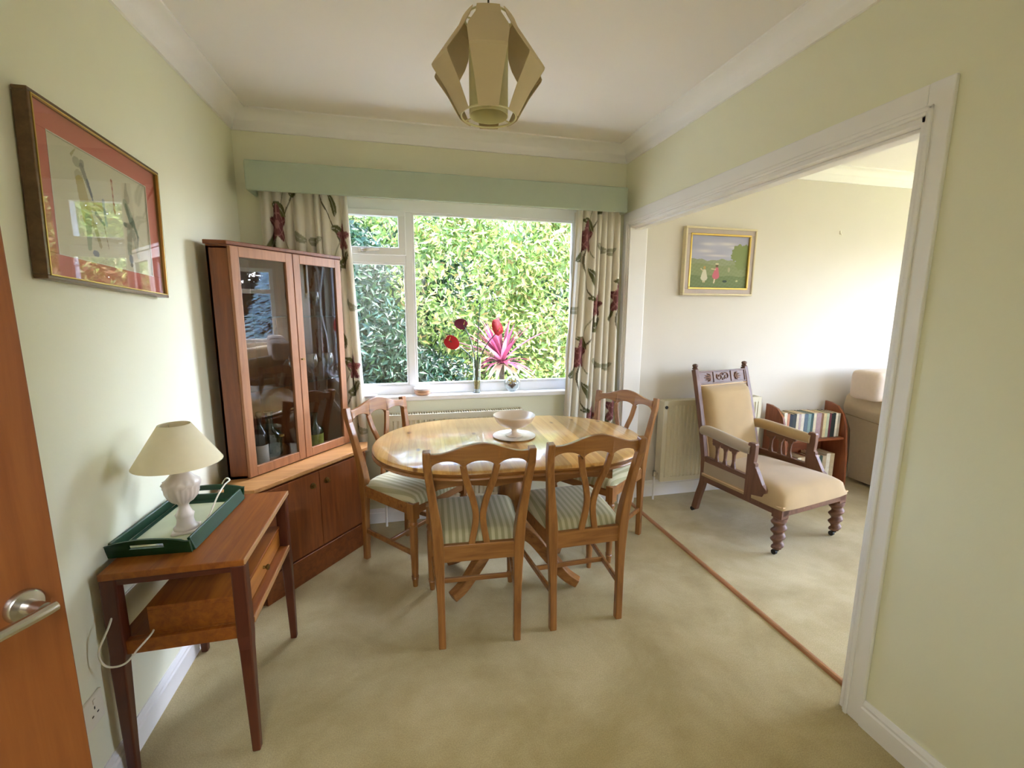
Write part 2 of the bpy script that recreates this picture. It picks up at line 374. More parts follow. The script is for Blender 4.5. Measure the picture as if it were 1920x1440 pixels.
# ---------------------------------------------------------------- room shell
H = 2.42; OY0, OY1, OZ = -1.836, -0.075, 1.935      # opening in the right wall
PW = 0.115                                          # its thickness
LX, LYN = 6.6, -4.2                                 # lounge extents
YB = -3.15                                          # wall behind the camera
struct(MB().box(-0.15, LW+0.095, YB-1.4, 0.0, -0.08, 0.0).build('floor', M['carpet']))
struct(MB().box(LW+0.095, LX+0.1, LYN-0.1, 0.0, -0.08, 0.0).build('floor', M['carpet_lounge']))
struct(MB().box(-0.15, LX+0.25, LYN-0.25, 0.25, H, H+0.1).build('ceiling', M['ceiling']))
struct(MB().box(-0.15, 0.0, YB-1.4, 0.25, -0.08, H).build('wall_west', M['wall_green']))
# window wall of the dining room with its hole
WX0, WX1, WZ0, WZ1 = 0.40, 2.06, 0.845, 2.035
b = MB(); b.box(0, WX0, 0, 0.25, -0.08, H); b.box(WX1, LW+0.06, 0, 0.25, -0.08, H); b.box(WX0, WX1, 0, 0.25, -0.08, WZ0-0.02); b.box(WX0, WX1, 0, 0.25, WZ1, H)
struct(b.build('wall_north', M['wall_green']))
struct(MB().box(LW+0.06, LX+0.25, 0, 0.25, -0.08, H).build('wall_north', M['wall_cream']))
# wall between the rooms (green face, cream face) with the wide opening
b = MB(); b.box(LW, LW+PW/2, YB, OY0, 0, H); b.box(LW, LW+PW/2, OY0, 0.0, OZ, H); b.box(LW, LW+PW/2, OY1, 0, 0, OZ)
struct(b.build('wall_east', M['wall_green']))
b = MB(); b.box(LW+PW/2, LW+PW, LYN, OY0, 0, H); b.box(LW+PW/2, LW+PW, OY0, 0.0, OZ, H); b.box(LW+PW/2, LW+PW, OY1, 0, 0, OZ)
struct(b.build('wall_east', M['wall_cream']))
# wall behind the camera with the doorway, and the hall behind it
b = MB(); b.box(0.0, 0.26, YB-0.1, YB, 0, H); b.box(1.18, LW+PW/2, YB-0.1, YB, 0, H); b.box(0.26, 1.18, YB-0.1, YB, 2.04, H)
struct(b.build('wall_south', M['wall_green']))
b = MB(); b.box(-0.15, LW+0.1, YB-1.5, YB-1.4, -0.08, H); b.box(LW, LW+0.1, YB-1.4, YB-0.1, 0, H)
struct(b.build('wall_hall', M['wall_cream']))
# lounge east wall with window, lounge south wall with window
EY0, EY1, EZ0, EZ1 = -3.1, -0.22, 0.8, 2.05
b = MB(); b.box(LX, LX+0.25, LYN-0.25, EY0, -0.08, H); b.box(LX, LX+0.25, EY1, 0.25, -0.08, H); b.box(LX, LX+0.25, EY0, EY1, -0.08, EZ0); b.box(LX, LX+0.25, EY0, EY1, EZ1, H)
struct(b.build('wall_lounge_east', M['wall_cream']))
SX0, SX1 = 4.4, 5.8
b = MB(); b.box(LW, SX0, LYN-0.25, LYN, -0.08, H); b.box(SX1, LX+0.25, LYN-0.25, LYN, -0.08, H); b.box(SX0, SX1, LYN-0.25, LYN, -0.08, EZ0); b.box(SX0, SX1, LYN-0.25, LYN, EZ1, H)
struct(b.build('wall_lounge_south', M['wall_cream']))

# cornices: a cove profile run along each wall
def cornice_profile():
    d = 0.092; p = [(0.0, -d), (0.012, -d), (0.014, -d+0.012)]
    for i in range(9):
        a = math.pi/2*i/8; p.append((0.085-0.066*math.cos(a), -0.074+0.062*math.sin(a)))
    return p+[(0.098, -0.008), (0.098, 0.0), (0.0, 0.0)]
CP = cornice_profile()
def cornice(name, p0, p1, inward, mit=(0, 0)):
    """run along the line p0-p1; inward is the 2-D unit vector into the room; mit shortens the projecting edge at each end"""
    p0, p1 = Vector(p0), Vector(p1); t = (p1-p0).normalized(); iw = Vector(inward); b = MB(); n = len(CP); v = []
    for k, p in enumerate((p0, p1)):
        for (u, z) in CP:
            q = p+iw*u+t*(u*mit[k]*(1 if k == 0 else -1)); v.append((q.x, q.y, H+z))
    b.add(v, [tuple(range(n)), tuple(range(2*n-1, n-1, -1))]+[(i, (i+1) % n, n+(i+1) % n, n+i) for i in range(n)])
    return struct(b.build(name, M['cornice'], smooth=True, angle=50))
cornice('trim_1', (0, YB), (0, 0), (1, 0), (1, 1))
cornice('trim_2', (0, 0), (LW, 0), (0, -1), (1, 1))
cornice('trim_3', (LW, YB), (LW, 0), (-1, 0), (1, 1))
cornice('trim_4', (LW+PW, 0), (LX, 0), (0, -1), (1, 1))
cornice('trim_5', (LW+PW, LYN), (LW+PW, 0), (1, 0), (1, 1))
# skirting boards
def skirting(name, x0, x1, y0, y1, axis, side, h=0.095, t=0.016):
    """axis: direction it runs; side: +1/-1 the direction it projects"""
    prof = [(0, 0), (t, 0), (t, h-0.028), (t-0.004, h-0.022), (t-0.004, h-0.014), (0.004, h), (0, h)]
    b = MB()
    if axis == 'y': v = [(x0+side*u, y, z) for y in (y0, y1) for (u, z) in prof]
    else: v = [(x, y0+side*u, z) for x in (x0, x1) for (u, z) in prof]
    n = len(prof); b.add(v, [tuple(range(n)), tuple(range(2*n-1, n-1, -1))]+[(i, (i+1) % n, n+(i+1) % n, n+i) for i in range(n)])
    return struct(b.build(name, M['white_gloss']))
skirting('baseboard_west', 0, 0, YB, 0, 'y', 1)
skirting('baseboard_north', 0, LW, 0, 0, 'x', -1)
skirting('baseboard_north', LW+PW, LX, 0, 0, 'x', -1, h=0.12)
skirting('baseboard_east', LW, LW, YB, OY0-0.058, 'y', -1)
# opening lining and architraves
b = MB(); b.box(LW-0.004, LW+PW+0.004, OY0-0.001, OY0+0.022, 0, OZ); b.box(LW-0.004, LW+PW+0.004, OY1-0.022, OY1+0.001, 0, OZ)
b.box(LW-0.004, LW+PW+0.004, OY0, OY1, OZ-0.022, OZ)
b.box(LW+0.03, LW+0.075, OY0+0.022, OY1-0.022, OZ-0.034, OZ-0.022)
struct(b.build('trim_6', M['white_gloss'], bevel=0.002))
def architrave(name, xf, sx):
    b = MB(); w = 0.06
    for (y0, y1, z0, z1) in ((OY0-w, OY0+0.006, 0, OZ+0.075), (OY1-0.006, min(OY1+w, -0.012), 0, OZ+0.075)):
        b.box(min(xf, xf+sx*0.014), max(xf, xf+sx*0.014), y0, y1, z0, z1)
    b.box(min(xf, xf+sx*0.014), max(xf, xf+sx*0.014), OY0+0.006, OY1-0.006, OZ-0.006, OZ+0.075)
    # inner bead
    for (y0, y1, z0, z1) in ((OY0-0.016, OY0-0.002, 0, OZ+0.014), (OY1+0.002, OY1+0.016, 0, OZ+0.014), (OY0-0.016, OY1+0.016, OZ+0.002, OZ+0.016)):
        b.box(min(xf+sx*0.013, xf+sx*0.021), max(xf+sx*0.013, xf+sx*0.021), y0, y1, z0, z1)
    return struct(b.build(name, M['white_gloss'], bevel=0.004))
architrave('trim_7', LW, -1); architrave('trim_8', LW+PW, 1)
# carpet divider strip
b = MB(); b.prism([(LW+0.080, 0.0), (LW+0.112, 0.0), (LW+0.108, 0.007), (LW+0.100, 0.010), (LW+0.092, 0.010), (LW+0.084, 0.007)], OY0+0.022, OY1-0.022, 'xz')
struct(b.build('trim_9', M['threshold']))

# ---------------------------------------------------------------- dining window
def window_dining():
    root = bpy.data.objects.new('window_1', None); COL.objects.link(root); root['kind'] = 'structure'
    y0, y1 = 0.05, 0.115
    b = MB()
    b.box(WX0, WX1, y0, y1, 1.962, WZ1); b.box(WX0, WX1, y0, y1, WZ0-0.02, 0.897)
    b.box(WX0, WX0+0.05, y0, y1, 0.897, 1.962); b.box(1.995, WX1, y0, y1, 0.897, 1.962)
    b.box(0.895, 0.94, y0, y1, 0.897, 1.962); b.box(WX0+0.05, 0.895, y0, y1, 1.66, 1.72)
    b.build('window_frame', M['upvc'], root, bevel=0.004)
    # glazing beads of the fixed panes
    def beads(x0, x1, z0, z1, w=0.012, d=0.012):
        q = MB(); ya, yb = y0+0.004, y0+0.03
        q.box(x0, x1, ya, yb, z0, z0+w); q.box(x0, x1, ya, yb, z1-w, z1); q.box(x0, x0+w, ya, yb, z0+w, z1-w); q.box(x1-w, x1, ya, yb, z0+w, z1-w)
        return q
    beads(0.94, 1.995, 0.897, 1.962).build('glazing_bead', M['upvc'], root, bevel=0.003)
    beads(WX0+0.05, 0.895, 0.897, 1.66).build('glazing_bead', M['upvc'], root, bevel=0.003)
    # top-hung vent with its own sash
    v = MB(); X0, X1, Z0, Z1 = WX0+0.045, 0.9, 1.705, 1.968; ya, yb = y0-0.018, y0+0.03; w = 0.045
    v.box(X0, X1, ya, yb, Z0, Z0+w); v.box(X0, X1, ya, yb, Z1-w+0.008, Z1); v.box(X0, X0+w, ya, yb, Z0+w, Z1-w); v.box(X1-w, X1, ya, yb, Z0+w, Z1-w+0.01)
    sash = v.build('vent_sash', M['upvc'], root, bevel=0.004)
    h = MB(); h.box(0.62, 0.665, ya-0.012, ya, Z0+0.012, Z0+0.034)
    h.beam(smoothpath([(0.64, ya-0.016, Z0+0.024), (0.66, ya-0.03, Z0+0.022), (0.70, ya-0.032, Z0+0.026), (0.745, ya-0.03, Z0+0.028)], 4), (0.018, 0.01), (0, 0, 1))
    h.build('handle', M['chrome'], sash, bevel=0.002, smooth=True)['label'] = 'grey metal window latch'
    for (x0, x1, z0, z1) in ((0.945, 1.99, 0.9, 1.958), (WX0+0.055, 0.89, 0.9, 1.656), (X0+w-0.005, X1-w+0.005, Z0+w-0.005, Z1-w+0.01)):
        MB().box(x0, x1, y0+0.018, y0+0.022, z0, z1).build('pane', M['glass'], root)
    return root
window_dining()
struct(MB().box(WX0, WX1-0.01, -0.035, 0.052, 0.808, 0.838).build('trim_10', M['white_gloss'], bevel=0.006))
# lounge windows: frames with mullions
def window_big(name, along, a0, a1, c0, c1):
    root = bpy.data.objects.new(name, None); COL.objects.link(root); root['kind'] = 'structure'
    b = MB(); bars = []
    def bar(u0, u1, z0, z1, d0=0.0, d1=0.0):
        if along == 'y': b.box(c0-d0, c1+d1, u0, u1, z0, z1)
        else: b.box(u0, u1, c0-d0, c1+d1, z0, z1)
    bar(a0, a1, EZ0, EZ0+0.06); bar(a0, a1, EZ1-0.06, EZ1); bar(a0, a0+0.06, EZ0+.06, EZ1-.06); bar(a1-0.06, a1, EZ0+.06, EZ1-.06)
    w = 0.7
    bar(a0+w, a0+w+0.06, EZ0+.06, EZ1-.06); bar(a1-w-0.06, a1-w, EZ0+.06, EZ1-.06)
    bar(a0+0.06, a0+w, EZ1-0.42, EZ1-0.35); bar(a1-w, a1-0.06, EZ1-0.42, EZ1-0.35)
    b.build('window_frame', M['upvc'], root, bevel=0.004)
    cm = (c0+c1)/2; g = MB()
    g.box(*((cm-.002, cm+.002, a0+.03, a1-.03) if along == 'y' else (a0+.03, a1-.03, cm-.002, cm+.002)), EZ0+.03, EZ1-.03)
    g.build('pane', M['glass'], root)
window_big('window_2', 'y', EY0, EY1, LX+0.10, LX+0.16)
window_big('window_3', 'x', SX0, SX1, LYN-0.16, LYN-0.10)

# ---------------------------------------------------------------- pelmet and curtains
b = MB(); b.box(0.09, 2.272, -0.16, -0.142, 1.990, 2.142); b.box(0.09, 0.108, -0.142, 0, 1.990, 2.142); b.box(2.254, 2.272, -0.142, 0, 1.990, 2.142); b.box(0.108, 2.254, -0.142, 0, 2.124, 2.142)
tag(b.build('pelmet', M['pelmet'], bevel=0.008, seg=3), 'sage green boxed pelmet above the window holding the curtains', 'pelmet')

CREAM, BURG, BURG2, OLIVE, GREYG, STEM = [np.array(rgb(c)) for c in ('#e6e0d2', '#79484b', '#9f6f6e', '#6a6a48', '#a3a18a', '#6c6450')]
def curtain_pattern(u, v):
    """printed cotton: big burgundy blooms, olive leaves and winding stems, in metres of cloth"""
    col = np.tile(CREAM, (u.size, 1)); u = u.ravel(); v = v.ravel()
    TU, TV = 0.34, 0.52
    def tile(du, dv):
        iu = np.floor((u-du)/TU); uu = (u-du)-(iu+0.5)*TU
        sh = np.where(iu % 2 == 0, 0.0, TV*0.5)
        vv = (v-dv+sh) % TV - TV/2; return uu, vv
    uu, vv = tile(0, 0)
    s = np.abs(uu-0.07*np.sin(vv*2*math.pi/TV)) < 0.0045; col[s] = STEM
    s = (np.abs(uu+0.06*np.cos(vv*2*math.pi/TV)-0.03) < 0.0035) & (vv > -0.12); col[s] = GREYG
    def leaf(cx, cy, ang, L, Wd, c):
        a = R(ang); x = (uu-cx)*math.cos(a)+(vv-cy)*math.sin(a); y = -(uu-cx)*math.sin(a)+(vv-cy)*math.cos(a)
        y = y-0.25*x*x/L; k = (np.abs(x) < L) & (np.abs(y) < Wd*np.sqrt(np.clip(1-(x/L)**2, 0, 1))*(1-0.35*x/L)); col[k] = c
        col[k & (np.abs(y) < 0.0014)] = CREAM*0.7
    for cx, cy, an, L, Wd, c in ((0.09, 0.10, 35, 0.05, 0.02, OLIVE), (-0.03, 0.03, 150, 0.055, 0.021, OLIVE), (0.11, -0.08, -20, 0.045, 0.016, GREYG), (-0.10, -0.10, 60, 0.05, 0.018, OLIVE), (0.03, -0.20, 120, 0.05, 0.017, OLIVE), (-0.12, 0.17, 10, 0.045, 0.016, GREYG), (0.05, 0.22, 160, 0.045, 0.016, OLIVE)):
        leaf(cx, cy, an, L, Wd, c)
    def bloom(cx, cy, s, c1, c2):
        x = (uu-cx)/s; y = (vv-cy)/s; r = np.hypot(x, y*0.8); th = np.arctan2(x, y)
        edge = 0.78+0.22*np.cos(5*th)
        k = r < edge; col[k] = c1
        k2 = k & (np.abs(np.sin(2.5*th)) < 0.16) & (r > 0.2); col[k2] = c2
        k3 = k & (r < 0.22); col[k3] = c2*0.9
        k4 = k & (np.abs(r-0.55) < 0.03); col[k4] = c2
    bloom(-0.05, -0.03, 0.062, BURG, BURG2*1.15); bloom(0.09, 0.19, 0.045, BURG2, BURG)
    return col
def curtain(name, label, path, z0, z1, folds, amp, fullness, seed, flare=0.0):
    """path: x0,x1 at the top and at the bottom; cloth hangs in rounded pleats"""
    (xt0, xt1, xb0, xb1), y = path
    nu, nv = 200, 230; u = np.linspace(0, 1, nu); v = np.linspace(0, 1, nv); U, V = np.meshgrid(u, v)
    x = (xt0+(xt1-xt0)*U)*(1-V)+(xb0+(xb1-xb0)*U)*V
    r = np.random.default_rng(seed); ph = r.random(3)*6.28
    warp = U+0.018*np.sin(U*9+ph[0])+0.012*np.sin(U*17+ph[1]+V*1.5)
    A = amp*(0.45+0.55*np.clip(V*4, 0, 1))*(0.75+0.35*np.sin(U*23+ph[2]))
    yy = y+A*np.sin(2*math.pi*folds*warp)+0.006*np.sin(V*5+U*8)*V
    x = x+A*0.35*np.cos(2*math.pi*folds*warp)
    z = z1+(z0-z1)*V
    cloth_u = U*(abs(xt1-xt0))*fullness/1.45; cloth_v = z/1.45
    b = MB(); vs_ = np.stack([x, yy, z], -1).reshape(-1, 3)
    f = [(j*nu+i, j*nu+i+1, (j+1)*nu+i+1, (j+1)*nu+i) for j in range(nv-1) for i in range(nu-1)]
    b.v = [tuple(p) for p in vs_]; b.f = f; b.mi = [0]*len(f)
    c = curtain_pattern(cloth_u, cloth_v); c = np.concatenate([c, np.ones((c.shape[0], 1))], 1)
    # plain strip of lining turned over at the leading edge
    o = b.build(name, M['curtain'], smooth=True, angle=180, col=c)
    so = o.modifiers.new('thickness', 'SOLIDIFY'); so.thickness = 0.0015
    return o
cl = curtain('curtain', '', ((0.125, 0.575, 0.09, 0.63), -0.045), 0.50, 2.02, 9, 0.022, 2.1, 3)
tag(cl, 'cream curtain printed with burgundy flowers hanging behind the corner cabinet', 'curtain', 'floral curtains')
cr = curtain('curtain', '', ((1.965, 2.268, 1.895, 2.265), -0.068), 0.50, 2.02, 7, 0.03, 2.2, 11)
tag(cr, 'cream curtain printed with burgundy flowers at the right edge of the window', 'curtain', 'floral curtains')
b = MB(); n = 24
pts = [(1.975-0.05*(i/n)**1.3+0.006*math.sin(i*0.8), -0.03+0.02*math.sin(i*0.5), 2.0-1.48*i/n) for i in range(n+1)]
b.beam(pts, (0.03, 0.002), (0.9, 0.45, 0)); lin = b.build('lining', plain('curtain_lining', '#e6e2dc', 0.85), cr); lin['label'] = 'plain white lining edge'

# ---------------------------------------------------------------- radiators
def radiator(label, x0, x1, z0, z1, valve_left=True, group=None):
    t = thing('radiator', label, 'radiator', (x0, 0, 0)); w = x1-x0; yf = -0.105
    b = MB(); n = int(w/0.033); ph = (w-0.05)/n
    # ridged front panel
    prof = []
    for i in range(n):
        xa = 0.025+i*ph; prof += [(xa, yf+0.010), (xa+ph*0.22, yf+0.010), (xa+ph*0.36, yf+0.001), (xa+ph*0.78, yf+0.001), (xa+ph*0.92, yf+0.010)]
    prof.append((w-0.025, yf+0.010))
    poly = prof+[(w-0.025, yf+0.018), (0.025, yf+0.018)]
    b.prism(poly, z0+0.03, z1-0.035, 'xy'); b.box(0.0, 0.026, yf, yf+0.018, z0, z1-0.01); b.box(w-0.026, w, yf, yf+0.018, z0, z1-0.01)
    b.box(0.026, w-0.026, yf, yf+0.018, z0, z0+0.032); b.box(0.026, w-0.026, yf, yf+0.018, z1-0.037, z1-0.01)
    b.box(0.01, w-0.01, -0.045, -0.03, z0, z1-0.02)
    b.build('panel', M['radiator'], t, bevel=0.002)
    g = MB(); g.box(0, w, yf-0.001, yf+0.010, z1-0.012, z1); g.box(0, w, -0.036, -0.025, z1-0.012, z1); g.box(0, 0.012, yf, -0.025, z1-0.012, z1); g.box(w-0.012, w, yf, -0.025, z1-0.012, z1)
    k = 0.012
    while k < w-0.012:
        g.box(k, k+0.006, yf+0.01, -0.036, z1-0.009, z1-0.001); k += 0.0155
    g.build('top_grille', M['radiator'], t)
    for xx in (-0.004, w-0.002):
        e = MB(); e.box(xx, xx+0.006, yf+0.002, -0.028, z0+0.004, z1-0.004); e.build('side_cover', M['radiator'], t, bevel=0.002)
    d = MB(); d.box(0.02, w-0.02, -0.03, -0.001, z0+0.1, z0+0.16); d.box(0.02, w-0.02, -0.03, -0.001, z1-0.16, z1-0.1); d.build('wall_bracket', M['radiator'], t)
    s = -1 if valve_left else 1; xe = 0 if valve_left else w
    v = MB(); v.tube([(xe, -0.07, z0+0.05), (xe+s*0.03, -0.07, z0+0.05)], 0.009); v.tube([(xe+s*0.03, -0.07, z0+0.035), (xe+s*0.03, -0.07, z0+0.075)], 0.013)
    v.build('valve', M['chrome'], t, smooth=True)
    p = MB(); p.tube([(xe+s*0.03, -0.07, z0+0.035), (xe+s*0.03, -0.07, 0.0)], 0.0075, seg=12); p.build('pipe', M['white_gloss'], t, smooth=True)
    return t
r1 = radiator('white radiator under the dining window behind the table', 0.755, 1.62, 0.15, 0.735)
r2 = radiator('white radiator on the lounge wall behind the gold armchair', 2.655, 3.47, 0.145, 0.745)
b = MB(); b.lathe([(0.012, -0.004), (0.012, 0.0), (0.006, 0.001)], (0.014, -0.108, 0.70), 12, axis='y'); b.build('bleed_cap', M['black'], r2)

# ---------------------------------------------------------------- oval pine table
def oval(hx, hy, n=18, e=1.0):
    st = hx-hy; p = []
    for i in range(n+1): a = -math.pi/2+math.pi*i/n; p.append((st+hy*math.cos(a), hy*math.sin(a)))
    for i in range(n+1): a = math.pi/2+math.pi*i/n; p.append((-st+hy*math.cos(a), hy*math.sin(a)))
    return p
def dining_table(cx, cy_):
    t = thing('dining_table', 'oval pine dining table with a polished top in front of the window', 'table', (cx, cy_, 0), R(-2))
    hx, hy = 0.668, 0.448; n = 30
    rings = [(0.0, 0.712), (0.0, 0.716), (-0.004, 0.722), (-0.010, 0.724), (-0.004, 0.728), (0.0, 0.738), (-0.004, 0.746), (-0.011, 0.750)]
    b = MB(); k = None
    v = []; f = []
    for (o, z) in [(-0.03, 0.712)]+rings:
        ring = oval(hx+o, hy+o, n); m = len(ring); v += [(x, y, z) for x, y in ring]
    m = len(oval(hx, hy, n)); nr = len(rings)+1
    for i in range(nr-1):
        for q in range(m): f.append((i*m+q, i*m+(q+1) % m, (i+1)*m+(q+1) % m, (i+1)*m+q))
    f.append(tuple(reversed(range(m)))); f.append(tuple(range((nr-1)*m, nr*m)))
    b.add(v, f); b.build('tabletop', M['table_top'], t, smooth=True, angle=35)
    e = MB(); v = []; f = []
    for (o, z) in rings[:6]:
        ring = oval(hx+o+0.0012, hy+o+0.0012, n); v += [(x, y, z) for x, y in ring]
    for i in range(5):
        for q in range(m): f.append((i*m+q, i*m+(q+1) % m, (i+1)*m+(q+1) % m, (i+1)*m+q))
    e.add(v, f); e.build('edge_moulding', PINE['x'], t, smooth=True, angle=60)
    a = MB()   # apron with a scalloped lower edge, long sides and ends
    def apron(p0, p1, nrm):
        p0, p1 = Vector(p0), Vector(p1); L = (p1-p0).length; N = 24; tt = (p1-p0).normalized(); nn = Vector(nrm)*0.02
        top = [p0+tt*L*i/N for i in range(N+1)]
        vs_ = []
        for q, p in enumerate(top):
            s = q/N; zb = 0.632+0.016*abs(math.sin(s*math.pi*3))
            vs_ += [(p.x, p.y, 0.712), (p.x, p.y, zb), (p.x+nn.x, p.y+nn.y, zb), (p.x+nn.x, p.y+nn.y, 0.712)]
        fs = []
        for q in range(N):
            for w in range(4): fs.append((q*4+w, q*4+(w+1) % 4, (q+1)*4+(w+1) % 4, (q+1)*4+w))
        fs += [(0, 1, 2, 3), (N*4+3, N*4+2, N*4+1, N*4)]
        a.add(vs_, fs)
    apron((-0.40, -0.33, 0), (0.40, -0.33, 0), (0, 1, 0)); apron((-0.40, 0.33, 0), (0.40, 0.33, 0), (0, -1, 0))
    apron((-0.40, -0.33, 0), (-0.40, 0.33, 0), (1, 0, 0)); apron((0.40, -0.33, 0), (0.40, 0.33, 0), (-1, 0, 0))
    a.build('apron', PINE['x'], t)
    c = MB(); c.lathe([(0.075, 0.20), (0.078, 0.24), (0.06, 0.26), (0.048, 0.30), (0.055, 0.38), (0.068, 0.45), (0.060, 0.52), (0.045, 0.56), (0.062, 0.59), (0.07, 0.62), (0.10, 0.655), (0.12, 0.67)], seg=28)
    c.build('pedestal', PINE['z'], t, smooth=True, angle=60)
    q = MB(); q.box(-0.38, 0.38, -0.045, 0.045, 0.67, 0.712); q.box(-0.045, 0.045, -0.31, 0.31, 0.67, 0.712); q.build('support_beam', PINE['x'], t, bevel=0.004)
    for (sx, sy) in ((1, -1), (-1, -1), (1, 1), (-1, 1)):
        ex, ey = 0.315, 0.165; L = math.hypot(ex, ey); d = Vector((sx*ex/L, sy*ey/L, 0))
        pth = smoothpath([d*0.04+Vector((0, 0, 0.27)), d*0.12+Vector((0, 0, 0.235)), d*0.21+Vector((0, 0, 0.14)), d*0.29+Vector((0, 0, 0.06)), d*L+Vector((0, 0, 0.025))], 6)
        nn = len(pth); g = MB(); g.beam(pth, [(0.046, 0.075-0.03*i/(nn-1)) for i in range(nn)], (-d.y, d.x, 0))
        g.v = [(x, y, max(z, 0.0)) for x, y, z in g.v]
        g.build('leg', PINE['x'], t, bevel=0.005)
    return t
TX, TY = 1.373, -0.778
dining_table(TX, TY)

# ---------------------------------------------------------------- dining chairs
def dining_chair():
    t = thing('dining_chair', '', 'chair', (0, 0, 0), 0, 'pine dining chairs')
    for s in (-1, 1):
        # rear leg running up into the back post
        pth = smoothpath([(s*0.156, -0.205, 0.0), (s*0.158, -0.200, 0.2), (s*0.162, -0.190, 0.40), (s*0.168, -0.195, 0.52), (s*0.186, -0.222, 0.68), (s*0.199, -0.250, 0.80), (s*0.200, -0.262, 0.862)], 6)
        n = len(pth); d = []
        for i, p in enumerate(pth):
            z = p.z; w = 0.030+0.012*math.exp(-((z-0.45)/0.16)**2); th = 0.030+0.018*math.exp(-((z-0.48)/0.13)**2)+(0.004 if z > 0.8 else 0)
            d.append((w, th))
        b = MB(); b.beam(pth, d, (1, 0, 0)); b.build('leg', PINE['z'], t, bevel=0.004)
        # turned front leg
        g = MB(); g.box(s*0.197-0.021, s*0.197+0.021, 0.184, 0.226, 0.36, 0.445)
        g.lathe([(0.0125, 0.0), (0.015, 0.03), (0.018, 0.045), (0.015, 0.05), (0.019, 0.055), (0.016, 0.062), (0.018, 0.12), (0.0205, 0.24), (0.0205, 0.31), (0.017, 0.322), (0.022, 0.33), (0.022, 0.338), (0.018, 0.346), (0.0205, 0.361)], (s*0.197, 0.205, 0), 18)
        g.build('leg', PINE['z'], t, smooth=True, angle=35)
    f = MB(); f.box(-0.150, 0.150, -0.203, -0.181, 0.375, 0.448); f.box(-0.178, 0.178, 0.196, 0.218, 0.382, 0.440)
    for s in (-1, 1): f.beam([(s*0.166, -0.185, 0.41), (s*0.196, 0.19, 0.41)], (0.02, 0.062), (1, 0, 0))
    f.build('seat_rail', PINE['x'], t, bevel=0.003)
    st = MB()
    for s in (-1, 1): st.beam([(s*0.158, -0.195, 0.17), (s*0.192, 0.2, 0.17)], (0.014, 0.026), (1, 0, 0))
    st.beam([(-0.175, 0.0, 0.17), (0.175, 0.0, 0.17)], (0.014, 0.022), (0, 1, 0))
    st.build('stretcher', PINE['x'], t, bevel=0.003)
    # drop-in cushion, wider at the front
    b = MB(); nu, nv = 18, 18; v = []
    for j in range(nv+1):
        for i in range(nu+1):
            a = -1+2*i/nu; c = -1+2*j/nv; hw = 0.176+0.034*(c+1)/2
            rx = max(0, abs(a)-0.0); e = (1-abs(a)**5)*(1-abs(c)**5)
            z = 0.444+0.046*e**0.4
            x = a*hw*(1-0.03*abs(c)**6); y = -0.178+(c+1)/2*0.405; y -= 0.012*abs(a)**6*(1 if c > 0 else -1)*abs(c)**3
            v.append((x, y, z))
    f_ = [(j*(nu+1)+i, j*(nu+1)+i+1, (j+1)*(nu+1)+i+1, (j+1)*(nu+1)+i) for j in range(nv) for i in range(nu)]
    k = len(v); border = [i for i in range(nu+1)]+[j*(nu+1)+nu for j in range(1, nv+1)]+[nv*(nu+1)+i for i in range(nu-1, -1, -1)]+[j*(nu+1) for j in range(nv-1, 0, -1)]
    v += [(v[q][0]*0.985, v[q][1], 0.428) for q in border]; nb = len(border)
    f_ += [(border[q], border[(q+1) % nb], k+(q+1) % nb, k+q) for q in range(nb)]+[tuple(k+q for q in range(nb))]
    b.add(v, f_); b.build('seat', M['seat'], t, smooth=True, angle=70)
    # crest rail: humped top edge, three arches below, curved in plan
    N = 48; v = []
    for i in range(N+1):
        s = -1+2*i/N; x = s*0.188
        top = 0.842+0.046*(math.cos(math.pi*s)+1)/2*1.0+0.006*abs(s)**4
        a3 = (s+1)*1.5; w = a3-math.floor(a3) if i < N else 1.0
        arch = 0.040*math.sqrt(max(0, 1-(2*w-1)**2))
        base = 0.784
        bot = base+arch*0.85
        yc = -0.240-0.016*(1-s*s)-0.03*(top-0.83)
        v += [(x, yc-0.010-0.008, top), (x, yc+0.010-0.008, top), (x, yc+0.012, bot), (x, yc-0.012, bot)]
    f_ = []
    for i in range(N):
        for q in range(4): f_.append((i*4+q, i*4+(q+1) % 4, (i+1)*4+(q+1) % 4, (i+1)*4+q))
    f_ += [(0, 1, 2, 3), (N*4+3, N*4+2, N*4+1, N*4)]
    c = MB(); c.add(v, f_); c.build('crest_rail', PINE['x'], t, bevel=0.003)
    for s in (-1, 1):
        pth = smoothpath([(s*0.066, -0.250, 0.800), (s*0.052, -0.238, 0.73), (s*0.030, -0.222, 0.66), (s*0.0155, -0.209, 0.59), (s*0.017, -0.200, 0.53), (s*0.032, -0.193, 0.44)], 6)
        b = MB(); b.beam(pth, (0.026, 0.016), (1, 0, 0)); b.build('back_splat', PINE['z'], t, bevel=0.003)
    return t
ch0 = dining_chair()
spots = [((1.150, -1.022), -3.6, 'left of the two pine dining chairs seen from behind on the near side'),
         ((1.612, -1.008), 1.0, 'right of the two pine dining chairs seen from behind on the near side'),
         ((0.884, -0.475), -136.0, 'pine dining chair at the left end of the table beside the corner cabinet'),
         ((1.997, -0.504), 122.7, 'pine dining chair at the right end of the table in front of the curtain')]
for i, ((x, y), a, lab) in enumerate(spots):
    o = ch0 if i == 0 else copy_tree(ch0); o.location = (x, y, 0); o.rotation_euler.z = R(a); o['label'] = lab

